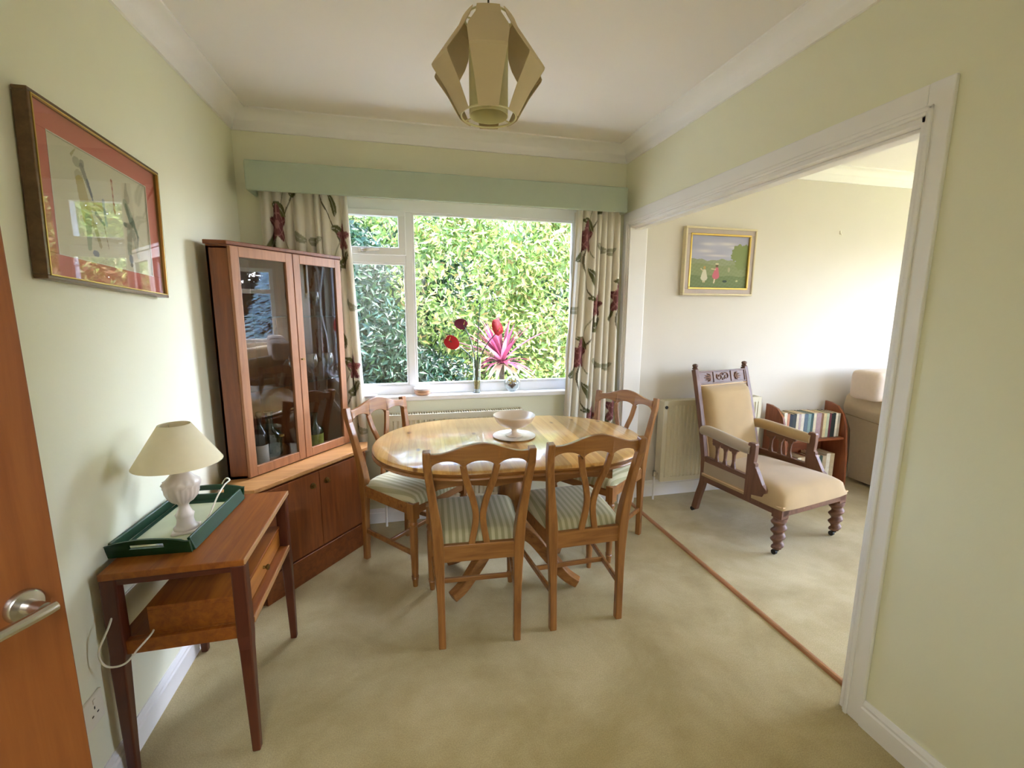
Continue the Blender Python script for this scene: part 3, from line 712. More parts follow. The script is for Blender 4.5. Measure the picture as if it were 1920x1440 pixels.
# ---------------------------------------------------------------- corner cabinet
def corner_cabinet():
    t = thing('corner_cabinet', 'tall teak corner cabinet with glazed upper doors and a pale ledge', 'cabinet', (0.04, -0.02, 0))
    T = (-0.04, 0.02)
    def sh(p): return [(x+T[0], y+T[1]) for x, y in p]
    A, B = Vector((0.195, -0.760)), Vector((0.622, -0.222))        # front corners, lower part
    base = sh([(0.045, -0.755), (A.x, A.y), (B.x, B.y), (0.618, -0.125), (0.045, -0.125)])
    b = MB(); b.prism(base, 0.0, 0.562); b.build('base', TEAK['z'], t, bevel=0.002)
    led = sh([(0.043, -0.775), (0.199, -0.782), (0.640, -0.222), (0.634, -0.112), (0.043, -0.112)])
    b = MB(); b.prism(led, 0.562, 0.582); b.build('ledge', LEDGE['x'], t, bevel=0.003)
    d = (B-A).normalized(); nrm = Vector((d.y, -d.x)); L = (B-A).length
    def P(s, o): q = A+d*s+nrm*o; return (q.x+T[0], q.y+T[1])
    # two lower doors
    for (s0, s1, ks) in ((0.006, L/2-0.0015, L/2-0.045), (L/2+0.0015, L-0.006, L/2+0.045)):
        q = MB(); q.prism([P(s0, 0), P(s0, 0.014), P(s1, 0.014), P(s1, 0)][::-1], 0.142, 0.552); dr = q.build('door', TEAK['z'], t, bevel=0.0015)
        kx, ky = P(ks, 0.014); ang = math.atan2(nrm.y, nrm.x)
        k = MB(); k.lathe([(0.016, 0), (0.016, 0.003), (0.006, 0.004), (0.006, 0.010), (0.009, 0.012), (0.009, 0.016)], seg=16, axis='x'); k.xf(Matrix.Translation((kx, ky, 0.487))@Matrix.Rotation(ang, 4, 'Z'))
        k.build('knob', M['brass'], dr, smooth=True)
    # plinth strip
    q = MB(); q.prism([P(0.0, 0), P(0.0, 0.018), P(L, 0.018), P(L, 0)][::-1], 0.0, 0.135); q.build('plinth', TEAK['x'], t, bevel=0.002)
    # upper cabinet as separate boards so that the inside can be seen
    A2, B2 = Vector((0.128, -0.625)), Vector((0.520, -0.105)); d2 = (B2-A2).normalized(); n2 = Vector((d2.y, -d2.x)); L2 = (B2-A2).length
    Z0, Z1 = 0.582, 1.668; up_ = sh([(0.045, -0.625), (A2.x, A2.y), (B2.x, B2.y), (0.520, -0.085), (0.045, -0.085)])
    q = MB(); q.prism(up_, Z0, Z0+0.016); q.prism(up_, Z1-0.03, Z1-0.012)
    # side returns and back panels
    q.box(0.045+T[0], A2.x+T[0], -0.625+T[1], -0.609+T[1], Z0, Z1-0.02); q.box(0.045+T[0], 0.057+T[0], -0.625+T[1], -0.085+T[1], Z0, Z1-0.02)
    q.box(0.045+T[0], 0.520+T[0], -0.097+T[1], -0.085+T[1], Z0, Z1-0.02)
    q.build('upper_case', TEAK['z'], t, bevel=0.0015)
    tp = sh([(0.040, -0.640), (A2.x+0.004, A2.y-0.014), (B2.x+0.016, B2.y-0.004), (0.532, -0.080), (0.040, -0.080)])
    q = MB(); q.prism(tp, Z1-0.014, Z1+0.004); q.build('top_moulding', TEAK['x'], t, bevel=0.003)
    def P2(s, o): w = A2+d2*s+n2*o; return (w.x+T[0], w.y+T[1])
    def slab(b_, s0, s1, o0, o1, z0, z1): b_.prism([P2(s0, o0), P2(s0, o1), P2(s1, o1), P2(s1, o0)][::-1], z0, z1)
    for di, (s0, s1) in enumerate(((0.0, L2/2-0.002), (L2/2+0.002, L2-0.004))):
        q = MB(); w = 0.040; z0, z1 = Z0+0.006, Z1-0.018
        slab(q, s0, s0+w, 0, 0.018, z0, z1); slab(q, s1-w, s1, 0, 0.018, z0, z1); slab(q, s0+w, s1-w, 0, 0.018, z0, z0+0.045); slab(q, s0+w, s1-w, 0, 0.018, z1-0.045, z1)
        dr = q.build('glazed_door', wood('door_stile_teak%d' % di, '#9b6a4a', '#b5805a', axis='z', rough=0.4), t, bevel=0.002)
        g = MB(); slab(g, s0+w-0.004, s1-w+0.004, 0.006, 0.009, z0+0.041, z1-0.041); g.build('pane', M['cab_glass'], dr)
        if di == 1:
            kx, ky = P2(s0+0.012, 0.018); k = MB(); k.lathe([(0.004, 0), (0.004, 0.01), (0.006, 0.014)], seg=10, axis='x'); k.xf(Matrix.Translation((kx, ky, 1.12))@Matrix.Rotation(math.atan2(n2.y, n2.x), 4, 'Z')); k.build('key', M['brass'], dr)
    for z in (0.985, 1.335):
        q = MB(); q.prism(sh([(0.06, -0.60), (0.125, -0.60), (0.505, -0.115), (0.505, -0.10), (0.06, -0.10)]), z, z+0.006); q.build('glass_shelf', M['clear_side'], t)
    return t
corner_cabinet()
# things inside the cabinet
def bottle(label, x, y, z, h, r, mat, lab=None, neck=0.35, cap=None, group=None):
    t = thing('bottle', label, 'bottle', (x, y, z), 0, group)
    hb = h*(1-neck); b = MB(); b.lathe([(r*0.9, 0), (r, 0.006), (r, hb*0.88), (r*0.86, hb*0.97), (r*0.45, hb*1.12), (r*0.34, hb*1.2), (r*0.34, h*0.97), (r*0.4, h*0.975), (r*0.4, h)], seg=20)
    b.build('body', mat, t, smooth=True)
    if lab:
        q = MB(); q.lathe([(r*1.012, hb*lab[1]), (r*1.012, hb*lab[2])], seg=20, cap=False); q.build('label', lab[0], t, smooth=True)
    if cap:
        q = MB(); q.lathe([(r*0.46, h*0.94), (r*0.46, h*1.01), (r*0.2, h*1.02)], seg=14); q.build('cap', cap, t, smooth=True)
    return t
bottle('dark wine bottle with a white label behind the left cabinet door', 0.155, -0.49, 0.600, 0.27, 0.033, M['dark_glass'], (M['paper_white'], 0.10, 0.62), cap=M['dark_glass'])
bottle('wide dark green flagon behind the left cabinet door', 0.155, -0.32, 0.600, 0.24, 0.055, M['green_glass'], None, neck=0.45)
bottle('small clear decanter with a gold stopper at the bottom of the cabinet', 0.235, -0.42, 0.600, 0.135, 0.03, M['clear'], None, neck=0.4, cap=M['gold'])
bottle('green liqueur bottle with a lime label behind the right cabinet door', 0.36, -0.225, 0.600, 0.20, 0.045, M['green_glass'], (M['paper_lime'], 0.15, 0.7), neck=0.4, cap=M['dark_glass'])
def wine_glass(label, x, y, z, s=1.0, tree=None):
    if tree is None:
        t = thing('wine_glass', label, 'glass', (x, y, z), 0, 'glasses in the corner cabinet')
        b = MB(); b.lathe([(0.028, 0), (0.026, 0.003), (0.004, 0.006), (0.0035, 0.06), (0.01, 0.066)], seg=20); b.build('stem', M['clear'], t, smooth=True)
        b = MB(); b.lathe([(0.006, 0.064), (0.024, 0.078), (0.033, 0.10), (0.034, 0.12), (0.029, 0.145), (0.0275, 0.145), (0.032, 0.12), (0.031, 0.10), (0.022, 0.081), (0.004, 0.068)], seg=24); b.build('bowl', M['clear'], t, smooth=True)
    else: t = copy_tree(tree); t.location = (x, y, z)
    t['label'] = label; t.scale = (s, s, s); return t
wg = wine_glass('stemmed wine glass on the middle cabinet shelf, nearest the door gap', 0.305, -0.33, 0.991)
wine_glass('stemmed wine glass in the middle of the row on the middle cabinet shelf', 0.375, -0.26, 0.991, 1.0, wg)
wine_glass('stemmed wine glass furthest right on the middle cabinet shelf', 0.445, -0.19, 0.991, 1.0, wg)
wine_glass('stemmed glass on the top cabinet shelf beside the centre stile', 0.31, -0.33, 1.341, 0.9, wg)
wine_glass('stemmed glass on the top cabinet shelf behind the right door', 0.40, -0.23, 1.341, 0.9, wg)

# ---------------------------------------------------------------- side table, tray, lamp
def side_table():
    X0, X1, Y0, Y1 = 0.022, 0.388, -1.528, -1.003
    t = thing('side_table', 'teak side table with a shelf and small drawer against the left wall', 'side table', (X0, Y0, 0)); W_, D = X1-X0, Y1-Y0
    b = MB(); b.box(0, W_, 0, D, 0.632, 0.652); b.build('tabletop', STEAK['y'], t, bevel=0.002)
    e = MB(); e.box(W_-0.001, W_+0.0035, 0.0, D, 0.636, 0.6515); e.build('edging', plain('pale_edge', '#b98f62', 0.35), t, bevel=0.001)  # paler strip along the tabletop edge
    rl = MB(); rl.box(0.03, W_-0.035, 0.006, 0.022, 0.612, 0.632); rl.box(0.03, W_-0.035, D-0.022, D-0.006, 0.612, 0.632); rl.box(0.008, 0.02, 0.03, D-0.03, 0.60, 0.632)
    rl.build('upper_rail', DTEAK['x'], t, bevel=0.002)
    for (x, y, fx, fy) in ((0.0, 0.0, 1, 1), (1, 0.0, -1, 1), (0, 1, 1, -1), (1, 1, -1, -1)):
        cx, cy_ = (0.020 if x == 0 else W_-0.020), (0.020 if y == 0 else D-0.020)
        g = MB(); g.beam([(cx-fx*0.004, cy_-fy*0.012, 0.0), (cx-fx*0.002, cy_-fy*0.006, 0.36), (cx, cy_, 0.40), (cx, cy_, 0.633)], [(0.024, 0.024), (0.036, 0.036), (0.040, 0.040), (0.040, 0.036)], (1, 0, 0))
        g.build('leg', DTEAK['z'], t, bevel=0.004)
    s = MB(); s.box(0.01, W_-0.002, 0.03, D-0.03, 0.420, 0.434); s.box(0.03, W_-0.03, 0.010, 0.026, 0.392, 0.434); s.box(0.03, W_-0.03, D-0.026, D-0.010, 0.392, 0.434)
    s.build('lower_shelf', STEAK['y'], t, bevel=0.002)
    s = MB(); s.box(W_-0.004, W_+0.002, 0.04, D-0.04, 0.418, 0.436); s.build('edging', plain('shine_edge_low', '#b08050', 0.35), t, bevel=0.001)  # paler colour paints the shine along the shelf lip
    c = MB(); c.box(0.09, W_-0.045, 0.032, D-0.032, 0.434, 0.442); c.box(0.09, W_-0.045, 0.032, 0.042, 0.442, 0.508); c.box(0.09, W_-0.045, D-0.042, D-0.032, 0.442, 0.508); c.box(0.09, 0.10, 0.04, D-0.04, 0.442, 0.508)
    c.box(0.09, W_-0.030, 0.032, D-0.032, 0.508, 0.520); c.build('drawer_box', STEAK['y'], t, bevel=0.0015)
    d = MB(); d.box(W_-0.045, W_-0.032, 0.044, D-0.044, 0.440, 0.507); dr = d.build('drawer', wood('drawer_teak', '#a0601c', '#c07c30', axis='y', rough=0.35, coat=0.3), t, bevel=0.002)
    k = MB(); k.lathe([(0.006, 0), (0.005, 0.008), (0.010, 0.013), (0.010, 0.018), (0.005, 0.021)], (W_-0.032, D/2, 0.475), 14, axis='x'); k.build('knob', M['brass'], dr, smooth=True)
    return t
side_table()
def tray():
    t = thing('tray', 'dark green wooden tray with a pale printed base under the lamp', 'tray', (0.118, -1.240, 0.652), R(-3))
    hx, hy = 0.105, 0.192; b = MB(); b.box(-hx, hx, -hy, hy, 0, 0.006); b.build('base', M['green_tray'], t)
    p = MB(); p.box(-hx+0.018, hx-0.018, -hy+0.035, hy-0.035, 0.006, 0.0075); p.build('printed_panel', M['tray_print'], t)
    lf = MB(); lf.add([(-0.01, -0.15, 0.0078), (0.02, -0.162, 0.0078), (0.055, -0.125, 0.0078), (0.03, -0.12, 0.0078)], [(0, 1, 2, 3)]); lf.build('leaf_print', M['leaf_blue'], t)
    s = MB()
    for sx in (-1, 1):   # long sides flare outwards
        s.beam([(sx*(hx+0.006), -hy, 0.022), (sx*(hx+0.006), hy, 0.022)], (0.010, 0.044), (1, 0, 0.35*sx))
    s.build('long_side', M['green_tray'], t, bevel=0.003)
    for sy in (-1, 1):   # short sides rise in the middle around a hand slot
        e = MB(); N = 20; v = []; f = []
        xs = [-hx-0.01+(2*hx+0.02)*i/N for i in range(N+1)]
        def top(x): return 0.042+0.016*max(0, math.cos(x/(hx)*math.pi/2))**0.7
        def slot(x): return abs(x) < 0.048
        for x in xs:
            o = sy*0.010; v += [(x, sy*hy, 0.0), (x, sy*(hy+0.008), 0.0)]
            v += [(x, sy*hy+sy*0.008, 0.026), (x, sy*(hy+0.008)+sy*0.008, 0.026), (x, sy*hy+sy*0.011, 0.040), (x, sy*(hy+0.008)+sy*0.011, 0.040), (x, sy*hy+sy*0.016, top(x)), (x, sy*(hy+0.008)+sy*0.016, top(x))]
        for i in range(N):
            A_, B_ = i*8, (i+1)*8; mid = slot((xs[i]+xs[i+1])/2)
            for lv in range(3):
                if lv == 1 and mid:
                    f += [(A_+2, A_+3, B_+3, B_+2), (A_+4, B_+4, B_+5, A_+5)]; continue
                f += [(A_+2*lv, A_+2*lv+2, B_+2*lv+2, B_+2*lv), (A_+2*lv+1, B_+2*lv+1, B_+2*lv+3, A_+2*lv+3)]
            f += [(A_+6, A_+7, B_+7, B_+6), (A_, B_, B_+1, A_+1)]
        f += [(0, 1, 3, 2), (2, 3, 5, 4), (4, 5, 7, 6), (N*8, N*8+2, N*8+3, N*8+1), (N*8+2, N*8+4, N*8+5, N*8+3), (N*8+4, N*8+6, N*8+7, N*8+5)]
        e.add(v, f); e.build('handle_end', M['green_tray'], t)
    return t
tray()
def table_lamp():
    cx, cy_ = 0.152, -1.305; zb = 0.6597
    t = thing('table_lamp', 'white ceramic urn table lamp with a cream coolie shade', 'table lamp', (cx, cy_, zb), R(14))
    b = MB(); b.box(-0.037, 0.037, -0.037, 0.037, 0.0, 0.009); b.build('plinth', M['ceramic'], t, bevel=0.003)
    def flute(a, r, h):
        if 0.103 < h < 0.152: return r*(1+0.045*abs(math.cos(a*11)))
        if 0.152 <= h < 0.176: return r*(1+0.06*math.sin(a*14+h*500))
        return r
    b = MB(); b.lathe([(0.034, 0.009), (0.035, 0.014), (0.030, 0.018), (0.026, 0.024), (0.023, 0.040), (0.025, 0.052), (0.027, 0.058), (0.022, 0.064), (0.0165, 0.078), (0.014, 0.088), (0.018, 0.096), (0.030, 0.105), (0.040, 0.118), (0.046, 0.134), (0.0475, 0.150), (0.050, 0.155), (0.052, 0.163), (0.049, 0.171), (0.043, 0.176), (0.034, 0.186), (0.024, 0.198), (0.014, 0.206), (0.010, 0.212)], seg=88, mod=flute)
    b.build('urn', M['ceramic'], t, smooth=True, angle=70)
    f = MB(); f.lathe([(0.007, 0.21), (0.007, 0.24), (0.017, 0.245), (0.017, 0.285), (0.013, 0.29)], seg=16)
    f.build('bulb_holder', M['white_plastic'], t, smooth=True)
    s = MB(); r0, r1, z0, z1 = 0.122, 0.044, 0.232, 0.358
    s.lathe([(r0, z0), (r1, z1), (r1-0.0016, z1), (r0-0.0016, z0), (r0, z0)], seg=56, cap=False); sh = s.build('lamp_shade', M['shade'], t, smooth=True, angle=60)
    c = MB()
    for k in range(3):
        a = k*2.094; c.tube([(0.016*math.cos(a), 0.016*math.sin(a), 0.285), (0.046*math.cos(a), 0.046*math.sin(a), 0.350)], 0.0012, 6)
    c.tube([(0.015*math.cos(a*0.3927), 0.015*math.sin(a*0.3927), 0.286) for a in range(16)], 0.0012, 6, closed=True); c.build('shade_carrier', M['chrome'], sh)
    b = MB(); b.ball((0, 0, 0.31), 0.022, 14, 10); b.build('bulb', M['white_plastic'], t, smooth=True)
    # flex arching off the foot over the end of the tray, then looping beside the table
    inv = (Matrix.Translation((cx, cy_, zb))@Matrix.Rotation(R(14), 4, 'Z')).inverted()
    w = [(0.200, -1.280, 0.672), (0.212, -1.262, 0.700), (0.222, -1.225, 0.738), (0.222, -1.160, 0.752), (0.205, -1.060, 0.735), (0.16, -0.990, 0.71), (0.10, -0.972, 0.60), (0.055, -0.972, 0.53), (0.040, -1.06, 0.50), (0.035, -1.20, 0.52), (0.030, -1.36, 0.53), (0.030, -1.47, 0.53), (0.045, -1.550, 0.505), (0.028, -1.572, 0.45), (0.040, -1.572, 0.405), (0.075, -1.560, 0.395), (0.105, -1.545, 0.425), (0.125, -1.51, 0.445), (0.11, -1.47, 0.437)]
    b = MB(); b.tube([inv@p for p in smoothpath(w, 8)], 0.0027, 8); b.build('cord', M['white_plastic'], t, smooth=True)
    return t
table_lamp()

# socket on the left wall
t = thing('wall_socket', 'white double power socket low on the left wall beside the door', 'socket', (0.0, -1.625, 0.288))
b = MB(); b.box(0, 0.009, -0.073, 0.073, -0.043, 0.043); b.build('plate', M['white_plastic'], t, bevel=0.003)
for yy in (-0.036, 0.036):
    b = MB(); b.box(0.0088, 0.0096, yy-0.002, yy+0.002, 0.006, 0.014); b.box(0.0088, 0.0096, yy-0.014, yy-0.007, -0.012, -0.008); b.box(0.0088, 0.0096, yy+0.007, yy+0.014, -0.012, -0.008); b.build('pin_holes', M['dark'], t)
    b = MB(); b.box(0.009, 0.012, yy-0.005, yy+0.005, 0.022, 0.036); b.build('switch', M['white_plastic'], t, bevel=0.001)

# ---------------------------------------------------------------- open door on the left
def door():
    E_ = Vector((0.360, -2.150)); Hh = Vector((0.034, -2.838)); d = (Hh-E_).normalized(); nrm = Vector((-d.y, d.x))
    if nrm.x < 0: nrm = -nrm
    root = bpy.data.objects.new('door_1', None); COL.objects.link(root); root['kind'] = 'structure'; root.location = (Hh.x, Hh.y, 0)
    root.rotation_euler.z = math.atan2(-d.y, -d.x)     # local +x runs from hinge to edge
    L = (Hh-E_).length; s = -1                         # room side is local -y
    T = 0.04; st = 0.105
    b = MB(); b.box(0, st, 0, T, 0.01, 1.99); b.box(L-st, L, 0, T, 0.01, 1.99); b.box(st, L-st, 0, T, 0.01, 0.24); b.box(st, L-st, 0, T, 1.87, 1.99); b.box(st, L-st, 0, T, 0.90, 1.09)
    b.build('leaf', DOORW['z'], root, bevel=0.002)
    p = MB(); p.box(st-0.005, L-st+0.005, 0.014, T-0.014, 0.235, 0.905); p.box(st-0.005, L-st+0.005, 0.014, T-0.014, 1.085, 1.875); p.build('panel', DOORW['z'], root)
    p = MB(); p.box(st+0.045, L-st-0.045, 0.004, T-0.004, 0.285, 0.855); p.box(st+0.045, L-st-0.045, 0.004, T-0.004, 1.135, 1.825); p.build('raised_panel', DOORW['z'], root, bevel=0.008)
    h = MB(); hx, hz = L-0.047, 0.972
    h.lathe([(0.0225, 0.0), (0.0225, -0.006), (0.020, -0.009), (0.010, -0.010), (0.009, -0.040)], (hx, 0, hz), 28, axis='y')
    hd = h.build('handle', M['chrome'], root, smooth=True); hd['label'] = 'brushed steel lever handle on a round rose'
    lv = MB(); lv.tube([(hx+0.010, -0.045, hz), (hx, -0.045, hz), (hx-0.02, -0.046, hz), (hx-0.125, -0.046, hz)], [0.0065, 0.0075, 0.0075, 0.0075], 14); lv.build('lever', M['chrome'], hd, smooth=True)
door()

# ---------------------------------------------------------------- pictures
def paint_grid(name, w, h, nu, nv, fn, parent, place, mat):
    u = np.linspace(0, 1, nu); v = np.linspace(0, 1, nv); U, V = np.meshgrid(u, v)
    col = fn(U.ravel(), V.ravel()); b = MB(); b.v = [place((a-0.5)*w, (c-0.5)*h) for a, c in zip(U.ravel(), V.ravel())]
    b.f = [(j*nu+i, j*nu+i+1, (j+1)*nu+i+1, (j+1)*nu+i) for j in range(nv-1) for i in range(nu-1)]; b.mi = [0]*len(b.f)
    return b.build(name, mat, parent, col=np.concatenate([col, np.ones((len(col), 1))], 1))
def ell(U, V, cx, cy_, rx, ry, ang=0):
    a = R(ang); x = (U-cx)*math.cos(a)+(V-cy_)*math.sin(a); y = -(U-cx)*math.sin(a)+(V-cy_)*math.cos(a); return (x/rx)**2+(y/ry)**2 < 1
def seg_(U, V, x0, y0, x1, y1, w0, w1=None):
    w1 = w0 if w1 is None else w1; dx, dy = x1-x0, y1-y0; L = dx*dx+dy*dy; t_ = np.clip(((U-x0)*dx+(V-y0)*dy)/L, 0, 1)
    return np.hypot(U-x0-t_*dx, V-y0-t_*dy) < w0+(w1-w0)*t_
H_ = lambda s: np.array(rgb(s))
def art_left(U, V):
    c = np.tile(H_('#ded8bd'), (U.size, 1)); A = 1.45
    u = U*A
    def put(k, col): c[k] = c[k]*0.22+H_(col)*0.78
    # left figure: costumed rider in yellow with navy stripes and a plumed hat
    put(seg_(u, V, .30, .90, .36, .97, .012, .004), '#a89c60'); put(ell(u, V, .36, .86, .05, .045), '#a8a084'); put(ell(u, V, .43, .87, .03, .035), '#8d8878')
    put(ell(u, V, .37, .74, .055, .06), '#b8ae90'); put(seg_(u, V, .42, .84, .52, .62, .03, .018), '#77766f'); put(seg_(u, V, .48, .74, .54, .55, .016, .008), '#3a4260')
    put(seg_(u, V, .38, .70, .44, .40, .055, .075), '#b9a24e'); put(seg_(u, V, .46, .52, .66, .56, .05, .04), '#bda954'); put(seg_(u, V, .68, .62, .70, .40, .020, .016), '#8f94ac')
    put(seg_(u, V, .56, .47, .66, .40, .022, .016), '#565a70'); put(seg_(u, V, .44, .40, .42, .14, .045, .028), '#8f9f72'); put(seg_(u, V, .52, .36, .58, .18, .03, .02), '#a7985a')
    put(ell(u, V, .50, .10, .045, .03), '#5b6484'); put(seg_(u, V, .66, .38, .70, .18, .006), '#9c8458')
    # twisted pole in the middle
    k = seg_(u, V, .84, .86, .85, .55, .013); c[k] = H_('#c7a678'); c[k & (np.sin((V*90+u*60)) > 0.2)] = H_('#a4543c')
    # right figure: grey-green rider seen from behind
    put(seg_(u, V, 1.08, .90, 1.07, .80, .012, .03), '#a59c80'); put(ell(u, V, 1.08, .76, .045, .06), '#b3a98d'); put(seg_(u, V, 1.04, .70, 1.14, .52, .04, .05), '#9ba184')
    put(seg_(u, V, 1.05, .68, 1.12, .50, .022, .03), '#43684c'); put(seg_(u, V, 1.14, .56, 1.22, .40, .022, .018), '#5a7660'); put(seg_(u, V, 1.00, .48, 1.08, .47, .022), '#3f6a50')
    put(seg_(u, V, 1.22, .40, 1.20, .28, .018, .010), '#74806e'); put(seg_(u, V, 1.08, .46, 1.04, .20, .05, .035), '#a0a288'); put(seg_(u, V, 1.14, .42, 1.20, .18, .035, .02), '#aeb09a')
    put(ell(u, V, 1.06, .14, .035, .045), '#63708a'); put(ell(u, V, 1.06, .08, .025, .02), '#3d3a38')
    return c
def framed(name, label, cat_):
    return thing(name, label, cat_)
# left wall picture, hung slightly askew: red mount, dark frame with a gilt edge
t = thing('framed_picture', 'framed print of two costumed figures in a red mount on the left wall', 'picture', (0.0, -1.246, 1.652))
t.rotation_euler.x = R(-3.2)
W_, Hh_ = 0.585, 0.440
def rect_frame(b, w, h, t_, x0, x1, mi=0):
    b.box(x0, x1, -w/2, w/2, h/2-t_, h/2, mi); b.box(x0, x1, -w/2, w/2, -h/2, -h/2+t_, mi); b.box(x0, x1, -w/2, -w/2+t_, -h/2+t_, h/2-t_, mi); b.box(x0, x1, w/2-t_, w/2, -h/2+t_, h/2-t_, mi)
b = MB(); rect_frame(b, W_, Hh_, 0.010, 0.003, 0.034); b.build('frame', M['frame_brown'], t, bevel=0.002)
b = MB(); rect_frame(b, W_-0.018, Hh_-0.018, 0.0035, 0.028, 0.036); b.build('gilt_edge', M['gold'], t, bevel=0.001)
b = MB(); rect_frame(b, W_-0.02, Hh_-0.02, 0.060, 0.018, 0.021); b.build('mount', plain('red_mount', '#d0705f', 0.7, noise=0.02), t, bevel=0.0008)
b = MB(); rect_frame(b, W_-0.136, Hh_-0.136, 0.003, 0.0185, 0.0215); b.build('mount_bevel', M['white_plastic'], t)
paint_grid('print', W_-0.13, Hh_-0.13, 190, 130, art_left, t, lambda a, c: (0.0175, a, c), M['paint'])
b = MB(); b.box(0.027, 0.029, -W_/2+0.01, W_/2-0.01, -Hh_/2+0.01, Hh_/2-0.01); b.build('glass', M['pic_glass'], t)

def art_right(U, V):
    n = lambda a, s, p: np.sin(U*a+p)*np.cos(V*s+p*1.7)
    sky_ = H_('#a9a9c0'); c = np.tile(sky_, (U.size, 1)); c += (0.03*n(9, 17, 1))[:, None]
    for cx, cy_, rx, ry in ((.30, .83, .12, .025), (.62, .84, .16, .03), (.25, .70, .14, .03), (.75, .78, .1, .02), (.45, .62, .2, .02)):
        d = np.exp(-(((U-cx)/rx)**2+((V-cy_)/ry)**2)); c = c*(1-d[:, None]*.8)+H_('#d4d0d0')*(d[:, None]*.8)
    hz = 0.54+0.015*np.sin(U*14)+0.01*np.sin(U*37); k = V < hz; c[k] = H_('#8f9678')
    k = V < 0.45+0.02*np.sin(U*9); c[k] = H_('#869069'); k = V < 0.24+0.01*np.sin(U*20); c[k] = H_('#738058')
    tex = (np.sin(U*71+V*13)*np.sin(V*83-U*29)*0.03); kk = V < hz; c[kk] += tex[kk][:, None]*0.5
    for cx, cy_, r in ((.84, .70, .12), (.92, .62, .13), (.78, .62, .08), (.95, .76, .07), (.88, .48, .1)): 
        k = (U-cx)**2+((V-cy_)*0.85)**2 < (r*(1+0.1*np.sin(np.arctan2(V-cy_, U-cx)*9)))**2; c[k] = H_('#7f8b5a')
    put = lambda k, col: c.__setitem__(k, H_(col))
    put(seg_(U, V, .245, .20, .25, .12, .010), '#cdbd9a'); put(seg_(U, V, .275, .20, .27, .12, .010), '#cdbd9a'); put(seg_(U, V, .262, .33, .262, .20, .028, .058), '#cfc9b4'); put(seg_(U, V, .24, .33, .2, .37, .009), '#cdb89a'); put(ell(U, V, .262, .39, .022, .03), '#b9965c')
    put(seg_(U, V, .45, .22, .435, .11, .012), '#d8c9b0'); put(seg_(U, V, .47, .37, .46, .24, .03, .062), '#c76a78'); put(seg_(U, V, .45, .36, .38, .37, .009), '#cdb89a'); put(ell(U, V, .47, .43, .024, .032), '#6c5844'); put(ell(U, V, .47, .465, .03, .014), '#d5cca8')
    put(ell(U, V, .62, .14, .04, .025), '#3c4a40'); put(ell(U, V, .83, .15, .02, .02), '#b9b98c'); put(ell(U, V, .68, .36, .02, .05), '#a9a283')
    return np.clip(c, 0.01, 1)
t = thing('framed_painting', 'small painting of two children in a meadow on the lounge wall', 'painting', (3.070, 0.0, 1.722))
W_, Hh_ = 0.578, 0.468
def rect_frame_y(b, w, h, t_, y0, y1):
    b.box(-w/2, w/2, y0, y1, h/2-t_, h/2); b.box(-w/2, w/2, y0, y1, -h/2, -h/2+t_); b.box(-w/2, -w/2+t_, y0, y1, -h/2+t_, h/2-t_); b.box(w/2-t_, w/2, y0, y1, -h/2+t_, h/2-t_)
b = MB(); rect_frame_y(b, W_, Hh_, 0.014, -0.042, -0.003); b.build('frame', M['frame_cream'], t, bevel=0.004)
b = MB(); rect_frame_y(b, W_-0.022, Hh_-0.022, 0.036, -0.034, -0.01); b.build('inner_frame', M['frame_grey'], t, bevel=0.003)
b = MB(); rect_frame_y(b, W_-0.086, Hh_-0.086, 0.013, -0.038, -0.012); b.build('gilt_slip', M['gold'], t, bevel=0.003)
paint_grid('canvas', W_-0.10, Hh_-0.10, 170, 140, art_right, t, lambda a, c: (a, -0.024, c), M['paint'])
b = MB(); b.tube([(4.132, -0.001, 1.975), (4.132, -0.006, 1.97), (4.132, -0.010, 1.955), (4.132, -0.016, 1.958)], 0.003, 6); b.box(4.127, 4.137, -0.006, 0, 1.96, 1.985)
tag(b.build('picture_hook', M['white_plastic']), 'tiny white picture hook on the bare lounge wall', 'hook')

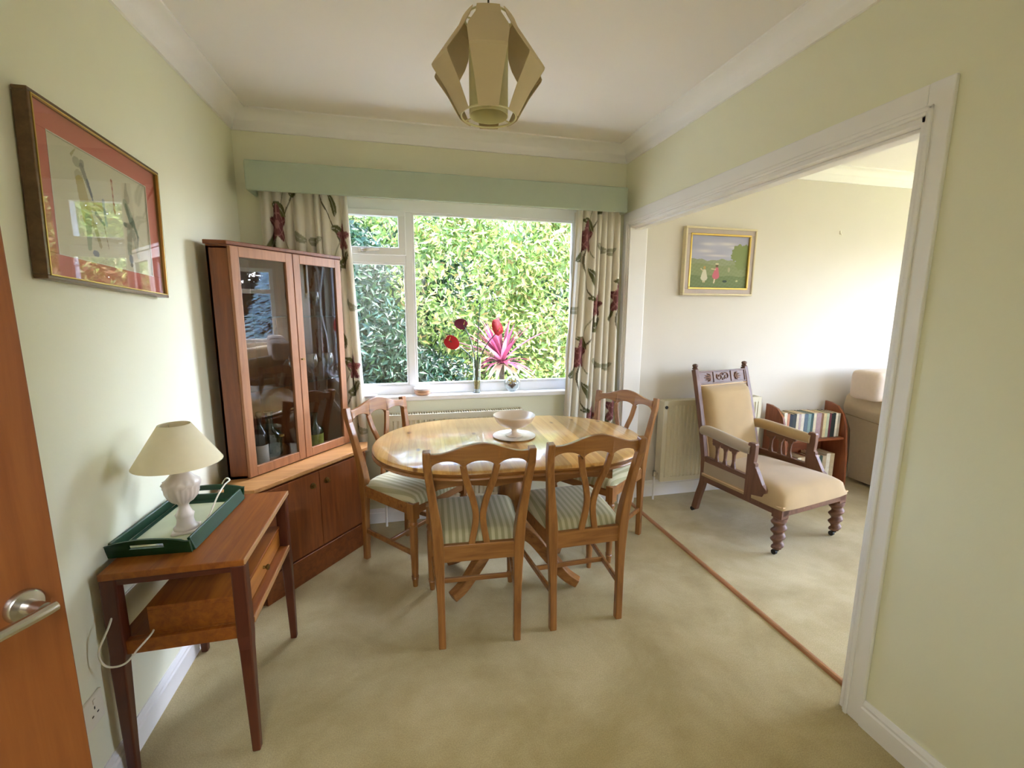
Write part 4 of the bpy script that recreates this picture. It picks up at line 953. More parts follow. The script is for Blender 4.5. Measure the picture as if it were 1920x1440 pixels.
# ---------------------------------------------------------------- pendant lamp
def pendant():
    px, py = 1.128, -1.5; zb = 1.935
    t = thing('pendant_lamp', 'ceiling pendant with folded beige card panels around a cream drum', 'pendant lamp', (px, py, zb))
    zt, zm, rt_, rm, rb = 0.250, 0.118, 0.066, 0.158, 0.080
    b = MB(); c2 = lambda r, z, n=48: [(r*math.cos(2*math.pi*i/n), r*math.sin(2*math.pi*i/n), z) for i in range(n)]
    b.tube(c2(rb, 0.0), 0.0028, 6, closed=True); b.build('wire_ring', M['pend_ring'], t, smooth=True); b = MB(); b.tube(c2(rt_, zt), 0.0028, 6, closed=True); b.tube([(-rt_, 0, zt), (rt_, 0, zt)], 0.002, 6); b.tube([(0, -rt_, zt), (0, rt_, zt)], 0.002, 6)
    b.build('wire_ring', M['pend_ring'], t, smooth=True)
    d = MB(); d.lathe([(0.056, 0.0), (0.056, 0.20), (0.0545, 0.20), (0.0545, 0.0), (0.056, 0.0)], seg=40, cap=False)
    for k in range(3): a = k*2.094+0.4; d.tube([(0.056*math.cos(a), 0.056*math.sin(a), 0.004), (rb*math.cos(a), rb*math.sin(a), 0.0)], 0.0018, 6)
    for k in range(3): a = k*2.094+0.4; d.tube([(0.056*math.cos(a), 0.056*math.sin(a), 0.198), (rt_*0.98*math.cos(a), rt_*0.98*math.sin(a), zt)], 0.0018, 6)
    d.build('inner_drum', M['pend_ring'], t, smooth=True, angle=60)
    n = 6
    for k in range(n):
        a = -math.pi/2-R(10.7)+2*math.pi*k/n; e = Vector((math.cos(a), math.sin(a), 0)); s = Vector((-math.sin(a), math.cos(a), 0)); z = Vector((0, 0, 1))
        # folded strip: narrow at the rings, widest at the fold, a slight curve across
        rows = [(rt_+0.003, zt+0.004, 0.031), (rt_+(rm-rt_)*0.16, zt-(zt-zm)*0.16, 0.034), (rt_+(rm-rt_)*0.45, zt-(zt-zm)*0.45, 0.052), (rt_+(rm-rt_)*0.60, zt-(zt-zm)*0.60, 0.056), (rm, zm, 0.050), (rm-0.002, zm-0.007, 0.049), (rb+(rm-rb)*0.5, zm*0.5, 0.038), (rb+0.003, -0.004, 0.028)]
        q = MB(); nn = 7; v = []
        for (r, h, w) in rows:
            for i in range(nn):
                c = -1+2*i/(nn-1); v.append(e*(r-0.005*c*c*(w/0.066))+s*(w*c)+z*h)
        f = [(j*nn+i, j*nn+i+1, (j+1)*nn+i+1, (j+1)*nn+i) for j in range(len(rows)-1) for i in range(nn-1)]
        q.add(v, f); o = q.build('shade_panel', M['pend_strip'], t); m_ = o.modifiers.new('thickness', 'SOLIDIFY'); m_.thickness = 0.0018
    b = MB(); b.lathe([(0.018, 0.20), (0.02, 0.215), (0.02, 0.235), (0.008, 0.25), (0.004, 0.27)], seg=18); b.build('lamp_holder', M['white_plastic'], t, smooth=True)
    b = MB(); b.tube([(0, 0, 0.26), (0, 0, H-zb-0.02)], 0.0028, 8); b.build('flex', plain('grey_flex', '#4a463e', 0.6), t, smooth=True)
    b = MB(); b.lathe([(0.012, H-zb-0.03), (0.036, H-zb-0.012), (0.038, H-zb)], seg=24); b.build('ceiling_rose', M['white_plastic'], t, smooth=True)
pendant()

# ---------------------------------------------------------------- things on the table and the sill
t = thing('footed_bowl', 'cream pottery bowl on a foot standing on the dining table', 'bowl', (1.392, -0.765, 0.756))
b = MB(); b.lathe([(0.042, 0), (0.043, 0.004), (0.030, 0.009), (0.016, 0.016), (0.0135, 0.026), (0.016, 0.036), (0.030, 0.042), (0.060, 0.052), (0.088, 0.072), (0.103, 0.098), (0.106, 0.104), (0.104, 0.107), (0.100, 0.104), (0.084, 0.078), (0.058, 0.060), (0.02, 0.052), (0.001, 0.051)], seg=56)
b.build('bowl', M['creamware'], t, smooth=True, angle=70)
b = MB(); b.lathe([(0.085, 0), (0.100, 0.003), (0.108, 0.006), (0.107, 0.0075), (0.098, 0.005), (0.06, 0.0045), (0.001, 0.0045)], (1.392, -0.765, 0.751), 56)
tag(b.build('plate', plain('mottled_plate', '#cfc3b6', 0.35, noise=0.12, nscale=25, coat=0.3), smooth=True), 'mottled cream plate under the footed bowl', 'plate')

SZ = 0.8385
b = MB(); b.lathe([(0.030, 0), (0.040, 0.003), (0.052, 0.012), (0.053, 0.014), (0.049, 0.013), (0.038, 0.007), (0.001, 0.005)], (0, 0, 0), 40); b.xf(Matrix.Scale(1.25, 4, (1, 0, 0)))
tag(b.build('oval_dish', M['dish_white'], smooth=True, loc=(0.632, 0.004, SZ)), 'single shallow oval dish at the left end of the windowsill', 'dish')
dish0 = None
for k, (lab, off, m_) in enumerate((('pinkish round dish at the bottom of the stack on the sill', 0.0, 'terracotta'), ('pinkish round dish in the middle of the stack on the sill', 0.0125, 'terracotta'), ('paler round dish on top of the stack on the sill', 0.025, 'dish_white'))):
    b = MB(); b.lathe([(0.030, 0), (0.044, 0.004), (0.052, 0.014), (0.053, 0.020), (0.0505, 0.020), (0.047, 0.014), (0.03, 0.0075), (0.001, 0.0065)], seg=40)
    tag(b.build('round_dish', M[m_], smooth=True, loc=(0.975, 0.004, SZ+off)), lab, 'dish', 'stacked dishes on the sill')
# vase with anthuriums
vx, vy = 1.329, 0.012
t = thing('glass_vase', 'tall slim glass vase with yellow beads on the windowsill', 'vase', (vx, vy, SZ))
b = MB(); b.lathe([(0.026, 0), (0.028, 0.004), (0.022, 0.012), (0.021, 0.02), (0.023, 0.09), (0.029, 0.236), (0.0275, 0.236), (0.0215, 0.09), (0.0195, 0.024), (0.001, 0.02)], seg=36); b.build('body', M['clear_vase'], t, smooth=True)
b = MB(); b.lathe([(0.0185, 0.026), (0.0195, 0.03), (0.0205, 0.078), (0.012, 0.082)], seg=24); b.build('beads', M['pebbles'], t, smooth=True)
def anthurium(label, tip, mat, ang, size, kind_='flower', tilt=60):
    t = thing('anthurium', label, 'flower', (vx, vy, SZ))
    tx, tz = tip[0]-vx, tip[2]-SZ; ty = tip[1]-vy
    pth = smoothpath([(0.002*(1 if tx > 0 else -1), 0, 0.075), (tx*0.10, ty*0.2, 0.2), (tx*0.45, ty*0.6, 0.2+(tz-0.2)*0.55), (tx, ty, tz)], 8)
    b = MB(); b.tube(pth, [0.0042-0.0012*i/len(pth) for i in range(len(pth))], 7); b.build('stem', M['stem'], t, smooth=True)
    if mat:
        # heart-shaped spathe
        N = 22; q = MB(); v = [(0, 0.004, 0)]
        for i in range(N):
            a = 2*math.pi*i/N; r = size*(0.72+0.28*math.cos(a))*(1-0.25*math.exp(-((a-math.pi)/0.5)**2)); x, z = r*math.sin(a)*0.8, r*math.cos(a)
            v.append((x, -0.012*(abs(x)/size)**1.5-0.01*(z/size)**2, z))
        q.add(v, [(0, 1+i, 1+(i+1) % N) for i in range(N)]); q.xf(Matrix.Translation((tx, ty, tz))@Matrix.Rotation(R(ang), 4, 'Y')@Matrix.Rotation(R(tilt), 4, 'Z'))
        o = q.build('spathe', mat, t, smooth=True, angle=180); so = o.modifiers.new('thickness', 'SOLIDIFY'); so.thickness = 0.0012
        s = MB(); s.tube([(tx, ty-0.004, tz), (tx+0.006, ty-0.02, tz+0.022)], [0.003, 0.0018], 8); s.build('spadix', plain('cream_spadix', '#c9b25c', 0.6) if 'spadix' not in M else M['spadix'], t, smooth=True)
    return t
anthurium('red anthurium leaning left out of the glass vase', (1.150, 0.0, 1.185), M['red_spathe'], 125, 0.072, tilt=15)
anthurium('dark purple anthurium bending above the red one in the vase', (1.245, 0.01, 1.285), M['purple_spathe'], -70, 0.062, tilt=-25)
anthurium('red anthurium leaning right in front of the spiky plant', (1.470, 0.0, 1.245), M['red_spathe'], -28, 0.078, tilt=35)
anthurium('bare dark green stem standing upright in the glass vase', (1.352, 0.0, 1.42), None, 0, 0)
t = thing('glass_globe', 'round clear glass globe with dried flowers beside the vase', 'ornament', (1.567, 0.008, SZ))
b = MB(); b.ball((0, 0, 0.054), 0.054, 32, 20); b.build('globe', M['clear_vase'], t, smooth=True, angle=90)
b = MB(); b.lathe([(0.018, 0.0), (0.02, 0.004), (0.012, 0.006)], seg=20); b.build('foot', M['clear'], t, smooth=True)
b = MB(); b.add([(0, 0, 0.02), (-0.03, 0.002, 0.045), (-0.012, 0.0, 0.055), (0.0, 0.004, 0.035), (0.012, 0, 0.055), (0.03, 0.002, 0.045)], [(0, 1, 2, 3), (0, 3, 4, 5)]); b.tube([(0, 0, 0.02), (0, 0, 0.07)], 0.005, 6); o = b.build('dried_flower', plain('dark_dried_flower', '#5a3f36', 0.7), t)
b = MB(); rr = random.Random(3)
for k in range(16): a = rr.random()*6.28; b.ball((0.024*math.cos(a), 0.01*math.sin(a), 0.055+0.028*rr.random()), 0.0055, 6, 4)
b.build('blossom', M['pebbles'], t, smooth=True)

# ---------------------------------------------------------------- gold armchair
def armchair():
    t = thing('armchair', 'low antique armchair in gold velvet with carved walnut frame', 'armchair', (3.107, -0.589, 0), R(-168.7))
    # turned spiral front legs
    for s in (-1, 1):
        b = MB(); b.box(s*0.268-0.03, s*0.268+0.03, 0.262, 0.322, 0.232, 0.30)
        seg, N = 24, 60; v = []; f = []
        for i in range(N+1):
            h = 0.045+0.187*i/N; base = 0.027+0.010*(h-0.045)/0.187
            amp = 0.008 if 0.06 < h < 0.215 else 0.003
            for q in range(seg):
                a = 2*math.pi*q/seg; r = base+amp*math.cos(a*1-(h/0.052)*2*math.pi*1)+0.0
                v.append((s*0.268+r*math.cos(a), 0.292+r*math.sin(a), h))
        for i in range(N):
            for q in range(seg): f.append((i*seg+q, i*seg+(q+1) % seg, (i+1)*seg+(q+1) % seg, (i+1)*seg+q))
        f += [tuple(reversed(range(seg))), tuple(range(N*seg, (N+1)*seg))]
        b.add(v, f); lg = b.build('leg', WALN['z'], t, smooth=True, angle=50)
        c = MB(); c.lathe([(0.013, 0.03), (0.015, 0.048)], (s*0.268, 0.292, 0), 12); c.lathe([(0.015, -0.008), (0.015, 0.008)], (s*0.268, 0.280, 0.0155), 16, axis='x'); c.build('caster', M['black'], lg, smooth=True)
    for s in (-1, 1):   # raked rear legs that carry on as back posts
        pth = smoothpath([(s*0.245, -0.325, 0.028), (s*0.246, -0.300, 0.13), (s*0.248, -0.268, 0.25), (s*0.250, -0.272, 0.40), (s*0.246, -0.325, 0.65), (s*0.242, -0.385, 0.88), (s*0.240, -0.415, 0.985)], 6)
        b = MB(); b.beam(pth, [(0.034, 0.042 if p.z < 0.4 else 0.034) for p in pth], (1, 0, 0)); lg = b.build('leg', WALN['z'], t, bevel=0.004)
        c = MB(); c.lathe([(0.014, -0.008), (0.014, 0.008)], (s*0.245, -0.345, 0.0145), 16, axis='x'); c.box(s*0.245-0.008, s*0.245+0.008, -0.345, -0.32, 0.016, 0.034); c.build('caster', M['black'], lg)
        k = MB(); k.lathe([(0.016, 0.985), (0.019, 0.992), (0.013, 0.999), (0.019, 1.008), (0.017, 1.018), (0.006, 1.023)], (s*0.240, -0.416, 0), 16); k.build('finial', WALN['z'], t, smooth=True)
    r = MB(); r.box(-0.29, 0.29, 0.30, 0.322, 0.245, 0.298); r.box(-0.24, 0.24, -0.285, -0.265, 0.245, 0.30)
    for s in (-1, 1): r.beam([(s*0.252, -0.27, 0.272), (s*0.285, 0.30, 0.272)], (0.024, 0.052), (1, 0, 0))
    r.build('seat_rail', WALN['y'], t, bevel=0.004)
    br = MB()
    br.tube([(-0.30, 0.322, 0.302), (0.30, 0.322, 0.302)], 0.005, 8)
    for s in (-1, 1): br.tube([(s*0.268, -0.26, 0.302), (s*0.300, 0.318, 0.302)], 0.005, 8)
    br.build('braid', M['piping'], t, smooth=True)
    # domed seat
    b = MB(); nu, nv = 22, 24; v = []
    for j in range(nv+1):
        for i in range(nu+1):
            a = -1+2*i/nu; c = -1+2*j/nv; hw = 0.268+0.040*(c+1)/2
            e = (1-abs(a)**4)*(1-abs(c)**6 if c > 0 else 1-abs(c)**10)
            z = 0.305+0.085*max(0, 1-abs(a)**7)**0.4*max(0, 1-(abs(c)**9 if c > 0 else abs(c)**12))**0.4+0.016*(1-a*a)*(1-c*c)
            bul = 1+0.02*math.sin(math.pi*0.5)
            x = a*hw; y = -0.27+(c+1)/2*0.605
            if c > 0.5: x *= 1-0.025*((c-0.5)/0.5)**4*abs(a); y -= 0.012*abs(a)**5*((c-0.5)/0.5)**2
            v.append((x, y, z))
    f = [(j*(nu+1)+i, j*(nu+1)+i+1, (j+1)*(nu+1)+i+1, (j+1)*(nu+1)+i) for j in range(nv) for i in range(nu)]
    border = [i for i in range(nu+1)]+[j*(nu+1)+nu for j in range(1, nv+1)]+[nv*(nu+1)+i for i in range(nu-1, -1, -1)]+[j*(nu+1) for j in range(nv-1, 0, -1)]
    k = len(v); v += [(v[q][0], v[q][1], 0.285) for q in border]; nb = len(border)
    f += [(border[q], border[(q+1) % nb], k+(q+1) % nb, k+q) for q in range(nb)]+[tuple(k+q for q in range(nb))]
    b.add(v, f); b.build('seat_cushion', M['velvet'], t, smooth=True, angle=80)
    # padded back following the rake
    b = MB(); nu, nv = 18, 22; v = []
    for j in range(nv+1):
        h = 0.33+0.545*j/nv; yb = -0.262-0.124*max(0, (h-0.40))/0.48
        for i in range(nu+1):
            a = -1+2*i/nu; c = -1+2*j/nv; e = max(0, 1-abs(a)**6)**0.5*max(0, 1-abs(c)**10)**0.5
            v.append((a*0.218, yb+0.012+0.058*e+0.010*(1-a*a), h))
    f = [(j*(nu+1)+i, j*(nu+1)+i+1, (j+1)*(nu+1)+i+1, (j+1)*(nu+1)+i) for j in range(nv) for i in range(nu)]
    k = len(v); border = [i for i in range(nu+1)]+[j*(nu+1)+nu for j in range(1, nv+1)]+[nv*(nu+1)+i for i in range(nu-1, -1, -1)]+[j*(nu+1) for j in range(nv-1, 0, -1)]
    v += [(v[q][0], v[q][1]-0.02, v[q][2]) for q in border]; nb = len(border)
    f += [(border[q], border[(q+1) % nb], k+(q+1) % nb, k+q) for q in range(nb)]+[tuple(k+q for q in range(nb))]
    b.add(v, f); b.build('back_cushion', M['velvet'], t, smooth=True, angle=80)
    fr = MB()
    for s in (-1, 1): fr.tube([(s*0.223, -0.255-0.124*max(0, (h-0.40))/0.48, h) for h in (0.33, 0.45, 0.6, 0.75, 0.875)], 0.004, 8)
    fr.tube([(-0.223, -0.372, 0.878), (0.223, -0.372, 0.878)], 0.004, 8); fr.build('back_braid', M['piping'], t, smooth=True)
    # carved crest rail with three panels of scrolling leaves
    Q = Matrix.Translation((0, -0.398, 0.925))@Matrix.Rotation(R(14), 4, 'X')
    b = MB(); b.box(-0.228, 0.228, -0.013, 0.009, -0.043, 0.045); b.box(-0.228, 0.228, 0.007, 0.015, 0.037, 0.047); b.box(-0.228, 0.228, 0.007, 0.015, -0.045, -0.035)
    for x in (-0.222, -0.085, 0.085, 0.222): b.box(x-0.008, x+0.008, 0.007, 0.014, -0.036, 0.038)
    b.xf(Q); cr_ = b.build('crest_rail', WALN['x'], t, bevel=0.002)
    def scroll(b, cx, cz, r0, turns, s, ph=0):
        pts = [(cx+s*(r0*(1-k/26))*math.cos(ph+turns*k/26*2*math.pi), 0.012, cz+(r0*(1-k/26))*math.sin(ph+turns*k/26*2*math.pi)) for k in range(22)]; b.tube(pts, 0.0035, 6)
    b = MB(); scroll(b, -0.03, 0.002, 0.028, 1.4, 1, 0.5); scroll(b, 0.032, 0.002, 0.028, 1.4, -1, 2.5); scroll(b, 0.0, 0.016, 0.014, 1.0, 1); scroll(b, 0.0, -0.018, 0.012, 1.0, -1)
    b.xf(Q); b.build('carving', WALN['x'], cr_, smooth=True)
    for s in (-1, 1):
        b = MB()
        for k in range(5):
            a = R(-60+30*k); x0 = s*0.115; b.tube([(x0, 0.011, -0.002), (x0+s*0.028*math.cos(a), 0.013, 0.022*math.sin(a)*1.1), (x0+s*0.062*math.cos(a), 0.010, 0.030*math.sin(a)*1.05)], [0.003, 0.0065, 0.002], 6)
        b.xf(Q); b.build('carving', WALN['x'], cr_, smooth=True)
    b = MB(); b.tube([(-0.228, -0.378, 0.872), (0.228, -0.378, 0.872)], 0.008, 8); b.build('lower_moulding', WALN['x'], t)
    for s in (-1, 1):
        # padded arm roll
        pth = smoothpath([(s*0.252, -0.300, 0.590), (s*0.258, -0.24, 0.597), (s*0.270, -0.08, 0.582), (s*0.276, 0.03, 0.572), (s*0.278, 0.088, 0.568)], 6)
        b = MB(); b.tube(pth, [0.030+0.006*math.sin(math.pi*min(1, i/(len(pth)-1))) for i in range(len(pth))], 18); b.v = [(x, y, 0.58+(z-0.58)*1.0) for x, y, z in b.v]
        b.build('arm_pad', M['velvet_grey'] if s == 1 else M['velvet'], t, smooth=True, angle=80)
        # flat front post with stepped bracket running down to the rail
        prof = [(0.072, 0.262), (0.072, 0.605), (0.078, 0.615), (0.118, 0.615), (0.124, 0.605), (0.124, 0.555), (0.120, 0.50), (0.132, 0.492), (0.132, 0.476), (0.140, 0.465), (0.160, 0.43), (0.185, 0.385), (0.212, 0.362), (0.214, 0.345), (0.196, 0.335), (0.190, 0.30), (0.182, 0.262)]
        b = MB(); b.prism([(y, z) for y, z in prof], s*0.279-0.015, s*0.279+0.015, 'yz'); b.build('arm_post', WALN['z'], t, bevel=0.003)
        # rail with pierced arcade below the arm
        b = MB(); b.beam([(s*0.255, -0.27, 0.400), (s*0.274, 0.075, 0.388)], (0.018, 0.030), (1, 0, 0)); b.beam([(s*0.255, -0.255, 0.420), (s*0.274, 0.075, 0.406)], (0.026, 0.006), (1, 0, 0))
        for yc in (-0.165, -0.100, -0.035):
            xx = s*(0.264+0.05*(yc+0.1)); pth = [(xx, yc, 0.40), (xx, yc, 0.44), (xx, yc, 0.455), (xx, yc, 0.50), (xx, yc, 0.535)]
            b.beam(pth, [(0.014, 0.042), (0.014, 0.020), (0.014, 0.016), (0.014, 0.020), (0.014, 0.052)], (1, 0, 0))
            b.lathe([(0.013, -0.008), (0.013, 0.008)], (xx, yc-0.024, 0.527), 10, axis='x')
        b.beam([(s*0.260, -0.205, 0.545), (s*0.268, 0.0, 0.538)], (0.014, 0.022), (1, 0, 0))
        b.build('arcade', WALN['y'], t, bevel=0.002)
        q = MB(); q.beam([(s*0.262, -0.255, 0.343), (s*0.281, 0.07, 0.338)], (0.012, 0.085), (1, 0, 0)); q.build('side_panel', M['velvet_grey'] if s == 1 else M['velvet'], t)
    return t
armchair()

# ---------------------------------------------------------------- bookcase and books
BX0, BX1 = 3.585, 4.165
t = thing('bookcase', 'small mahogany bookcase with curved ends between radiator and sofa', 'bookcase', (BX0, -0.03, 0))
def end_profile():
    p = [(0.0, 0.0), (-0.235, 0.0), (-0.235, 0.10), (-0.225, 0.30), (-0.20, 0.50), (-0.165, 0.60), (-0.11, 0.655), (-0.05, 0.672), (0.0, 0.675)]
    return p[::-1]
for x in (0.0, BX1-BX0-0.018):
    b = MB(); b.prism(end_profile(), x, x+0.018, 'yz'); b.build('end_panel', MAHO['z'], t, bevel=0.002)
for z, d in ((0.06, 0.225), (0.405, 0.195)):
    b = MB(); b.box(0.018, BX1-BX0-0.018, -d, -0.004, z, z+0.016); b.build('shelf', MAHO['x'], t, bevel=0.002)
b = MB(); b.box(0.018, BX1-BX0-0.018, -0.010, -0.002, 0.02, 0.50); b.build('back_panel', MAHO['x'], t)
b = MB(); b.box(0.018, BX1-BX0-0.018, -0.20, -0.185, 0.0, 0.06); b.build('kick_board', MAHO['x'], t)
top_books = [('#d9d2c0', .024, .228, 'cream'), ('#c4876c', .020, .218, 'salmon pink'), ('#26303f', .022, .212, 'navy blue'), ('#3a4144', .030, .214, 'slate grey'), ('#d8cfbb', .020, .218, 'ivory'), ('#b9a6ae', .016, .210, 'mauve'), ('#dcd6cc', .026, .214, 'off-white'), ('#5f7488', .030, .212, 'steel blue'), ('#86a3a4', .024, .210, 'pale teal'), ('#3f5a5e', .020, .212, 'dark teal'), ('#e2d9c4', .022, .214, 'buttermilk'), ('#b49aa0', .040, .212, 'dusty pink'), ('#8a6650', .018, .206, 'brown'), ('#d4c79c', .024, .206, 'straw coloured'), ('#b7c0a6', .022, .206, 'pale green'), ('#6c3038', .018, .202, 'maroon'), ('#26302a', .034, .204, 'dark bottle green'), ('#e4dccb', .018, .200, 'white'), ('#a9a08c', .020, .200, 'stone grey')]
def book(x, w, h, zb, y0, col, label, lean=0.0, group='', depth=0.135):
    t = thing('book', label, 'book', (x+w/2, -0.055, zb), 0, group)
    m_ = plain('cover_'+col[1:], col, 0.6, noise=0.12, nscale=40)
    b = MB(); b.box(-w/2, -w/2+0.0022, -depth, 0, 0, h); b.box(w/2-0.0022, w/2, -depth, 0, 0, h); b.box(-w/2, w/2, -depth-0.001, -depth+0.002, 0, h)
    b.build('cover', m_, t, bevel=0.0008)
    q = MB(); q.box(-w/2+0.0022, w/2-0.0022, -depth+0.002, -0.004, 0.003, h-0.004); q.build('pages', M['paper_page'], t)
    if lean: t.rotation_euler.y = lean
    return t
x = BX0+0.024; tot = sum(b_[1] for b_ in top_books); sc = (BX1-BX0-0.055)/tot
for i, (c, w, h, nm) in enumerate(top_books):
    nb_ = top_books[i-1][3] if i else None
    lab = ('%s book at the left end of the top shelf' % nm) if not i else ('%s book on the top shelf, just right of the %s one' % (nm, nb_))
    book(x, w*sc-0.0008, h*0.92, 0.4212, 0, c, lab, group='books on the top shelf of the bookcase', depth=0.132); x += w*sc
low_books = [('#7a3a32', .024, .19, 'brick red'), ('#e0d6c0', .030, .20, 'cream'), ('#c9b394', .034, .20, 'tan'), ('#4a2a2c', .028, .195, 'dark maroon'), ('#c08a7a', .022, .19, 'salmon pink'), ('#7d4a34', .03, .19, 'chestnut brown'), ('#d8cdb4', .028, .21, 'ivory'), ('#4d5a4a', .026, .20, 'moss green'), ('#b9a98a', .030, .20, 'khaki'), ('#e2dcc8', .030, .215, 'white'), ('#c8b690', .034, .21, 'straw coloured')]
x = BX0+0.15
for i, (c, w, h, nm) in enumerate(low_books):
    lab = ('%s book at the left end of the bottom shelf' % nm) if not i else ('%s book on the bottom shelf, just right of the %s one' % (nm, low_books[i-1][3]))
    book(x, w*1.2-0.0008, h, 0.0762, 0, c, lab, group='books on the bottom shelf of the bookcase', depth=0.14); x += w*1.2

# ---------------------------------------------------------------- sofa
def soft_box(x0, x1, y0, y1, z0, z1, r=0.06, sub=2, puff=0.0):
    b = MB(); xs = [x0, x0+r, (x0+x1)/2, x1-r, x1]; ys = [y0, y0+r, (y0+y1)/2, y1-r, y1]; zs = [z0, z0+r, (z0+z1)/2, z1-r, z1]
    idx = {}; v = []
    def V(i, j, k):
        if (i, j, k) not in idx:
            x, y, z = xs[i], ys[j], zs[k]; cx, cy_, cz = (x0+x1)/2, (y0+y1)/2, (z0+z1)/2
            if puff and i == 2 and j == 2: z += puff*(1 if k == 4 else -1 if k == 0 else 0)
            if puff and i == 2 and k == 2: y += puff*(1 if j == 4 else -1 if j == 0 else 0)
            idx[(i, j, k)] = len(v); v.append((x, y, z))
        return idx[(i, j, k)]
    f = []
    for a in range(4):
        for c in range(4):
            f += [(V(a, c, 0), V(a, c+1, 0), V(a+1, c+1, 0), V(a+1, c, 0)), (V(a, c, 4), V(a+1, c, 4), V(a+1, c+1, 4), V(a, c+1, 4))]
            f += [(V(a, 0, c), V(a+1, 0, c), V(a+1, 0, c+1), V(a, 0, c+1)), (V(a, 4, c), V(a, 4, c+1), V(a+1, 4, c+1), V(a+1, 4, c))]
            f += [(V(0, a, c), V(0, a, c+1), V(0, a+1, c+1), V(0, a+1, c)), (V(4, a, c), V(4, a+1, c), V(4, a+1, c+1), V(4, a, c+1))]
    b.add(v, f); return b
def sofa():
    t = thing('sofa', 'oatmeal fabric sofa with a rolled arm beside the bookcase', 'sofa', (4.33, -0.06, 0), 0)
    b = soft_box(0.12, 1.95, -0.86, -0.02, 0.08, 0.40, 0.05); b.build('base', M['sofa'], t, subsurf=2)
    b = soft_box(0.10, 1.95, -0.24, 0.0, 0.30, 0.80, 0.07); b.build('backrest', M['sofa'], t, subsurf=2)
    # scroll arm: outward rolled section swept to the front
    prof = [(0.075, 0.03), (0.055, 0.15), (0.045, 0.30), (0.03, 0.45), (-0.015, 0.54), (-0.055, 0.595), (-0.075, 0.655), (-0.055, 0.745), (0.0, 0.785), (0.07, 0.79), (0.14, 0.76), (0.19, 0.68), (0.20, 0.56), (0.205, 0.40), (0.205, 0.20), (0.205, 0.03)]
    for (xo, sx) in ((0.0, 1), (2.07, -1)):
        b = MB(); N = 12; v = []
        for j in range(N+1):
            y = -0.03-0.84*j/N; dz = 0.03-0.12*(j/N)**1.1; k = 1.0 if 0 < j < N else 0.93
            for (x, z) in prof: v.append((xo+sx*(0.07+(x-0.07)*k), y, max(0.03, z+dz*(z/0.74))*(k if z > 0.3 else 1)))
        n = len(prof); f = [(j*n+i, j*n+(i+1) % n, (j+1)*n+(i+1) % n, (j+1)*n+i) for j in range(N) for i in range(n)]+[tuple(range(n)), tuple(range((N+1)*n-1, N*n-1, -1))]
        b.add(v, f); a = b.build('arm', M['sofa'], t, smooth=True, angle=70)
        p = MB(); p.tube([(xo+sx*-0.043, -0.04-0.83*j/N, 0.575-0.085*(j/N)**1.1) for j in range(N+1)], 0.004, 6); p.build('seam', plain('seam_shadowed_piping', '#94846c', 0.9), a)  # seam piping darker than the sofa cloth
    b = soft_box(0.22, 1.03, -0.84, -0.20, 0.38, 0.52, 0.05, puff=0.015); b.build('seat_cushion', M['sofa'], t, subsurf=2)
    b = soft_box(1.04, 1.85, -0.84, -0.20, 0.38, 0.52, 0.05, puff=0.015); b.build('seat_cushion', M['sofa'], t, subsurf=2)
    for x0 in (-0.13, 0.98):
        b = soft_box(x0, x0+1.0, -0.33, -0.10, 0.72 if x0 < 0 else 0.60, 0.945, 0.07, puff=0.04); b.build('back_cushion', M['cushion'], t, subsurf=2)
    for (x, y) in ((0.16, -0.80), (1.9, -0.80), (0.16, -0.1), (1.9, -0.1)):
        b = MB(); b.lathe([(0.018, 0.0), (0.024, 0.09)], (x, y, 0), 12); b.build('leg', DTEAK['z'], t)
sofa()

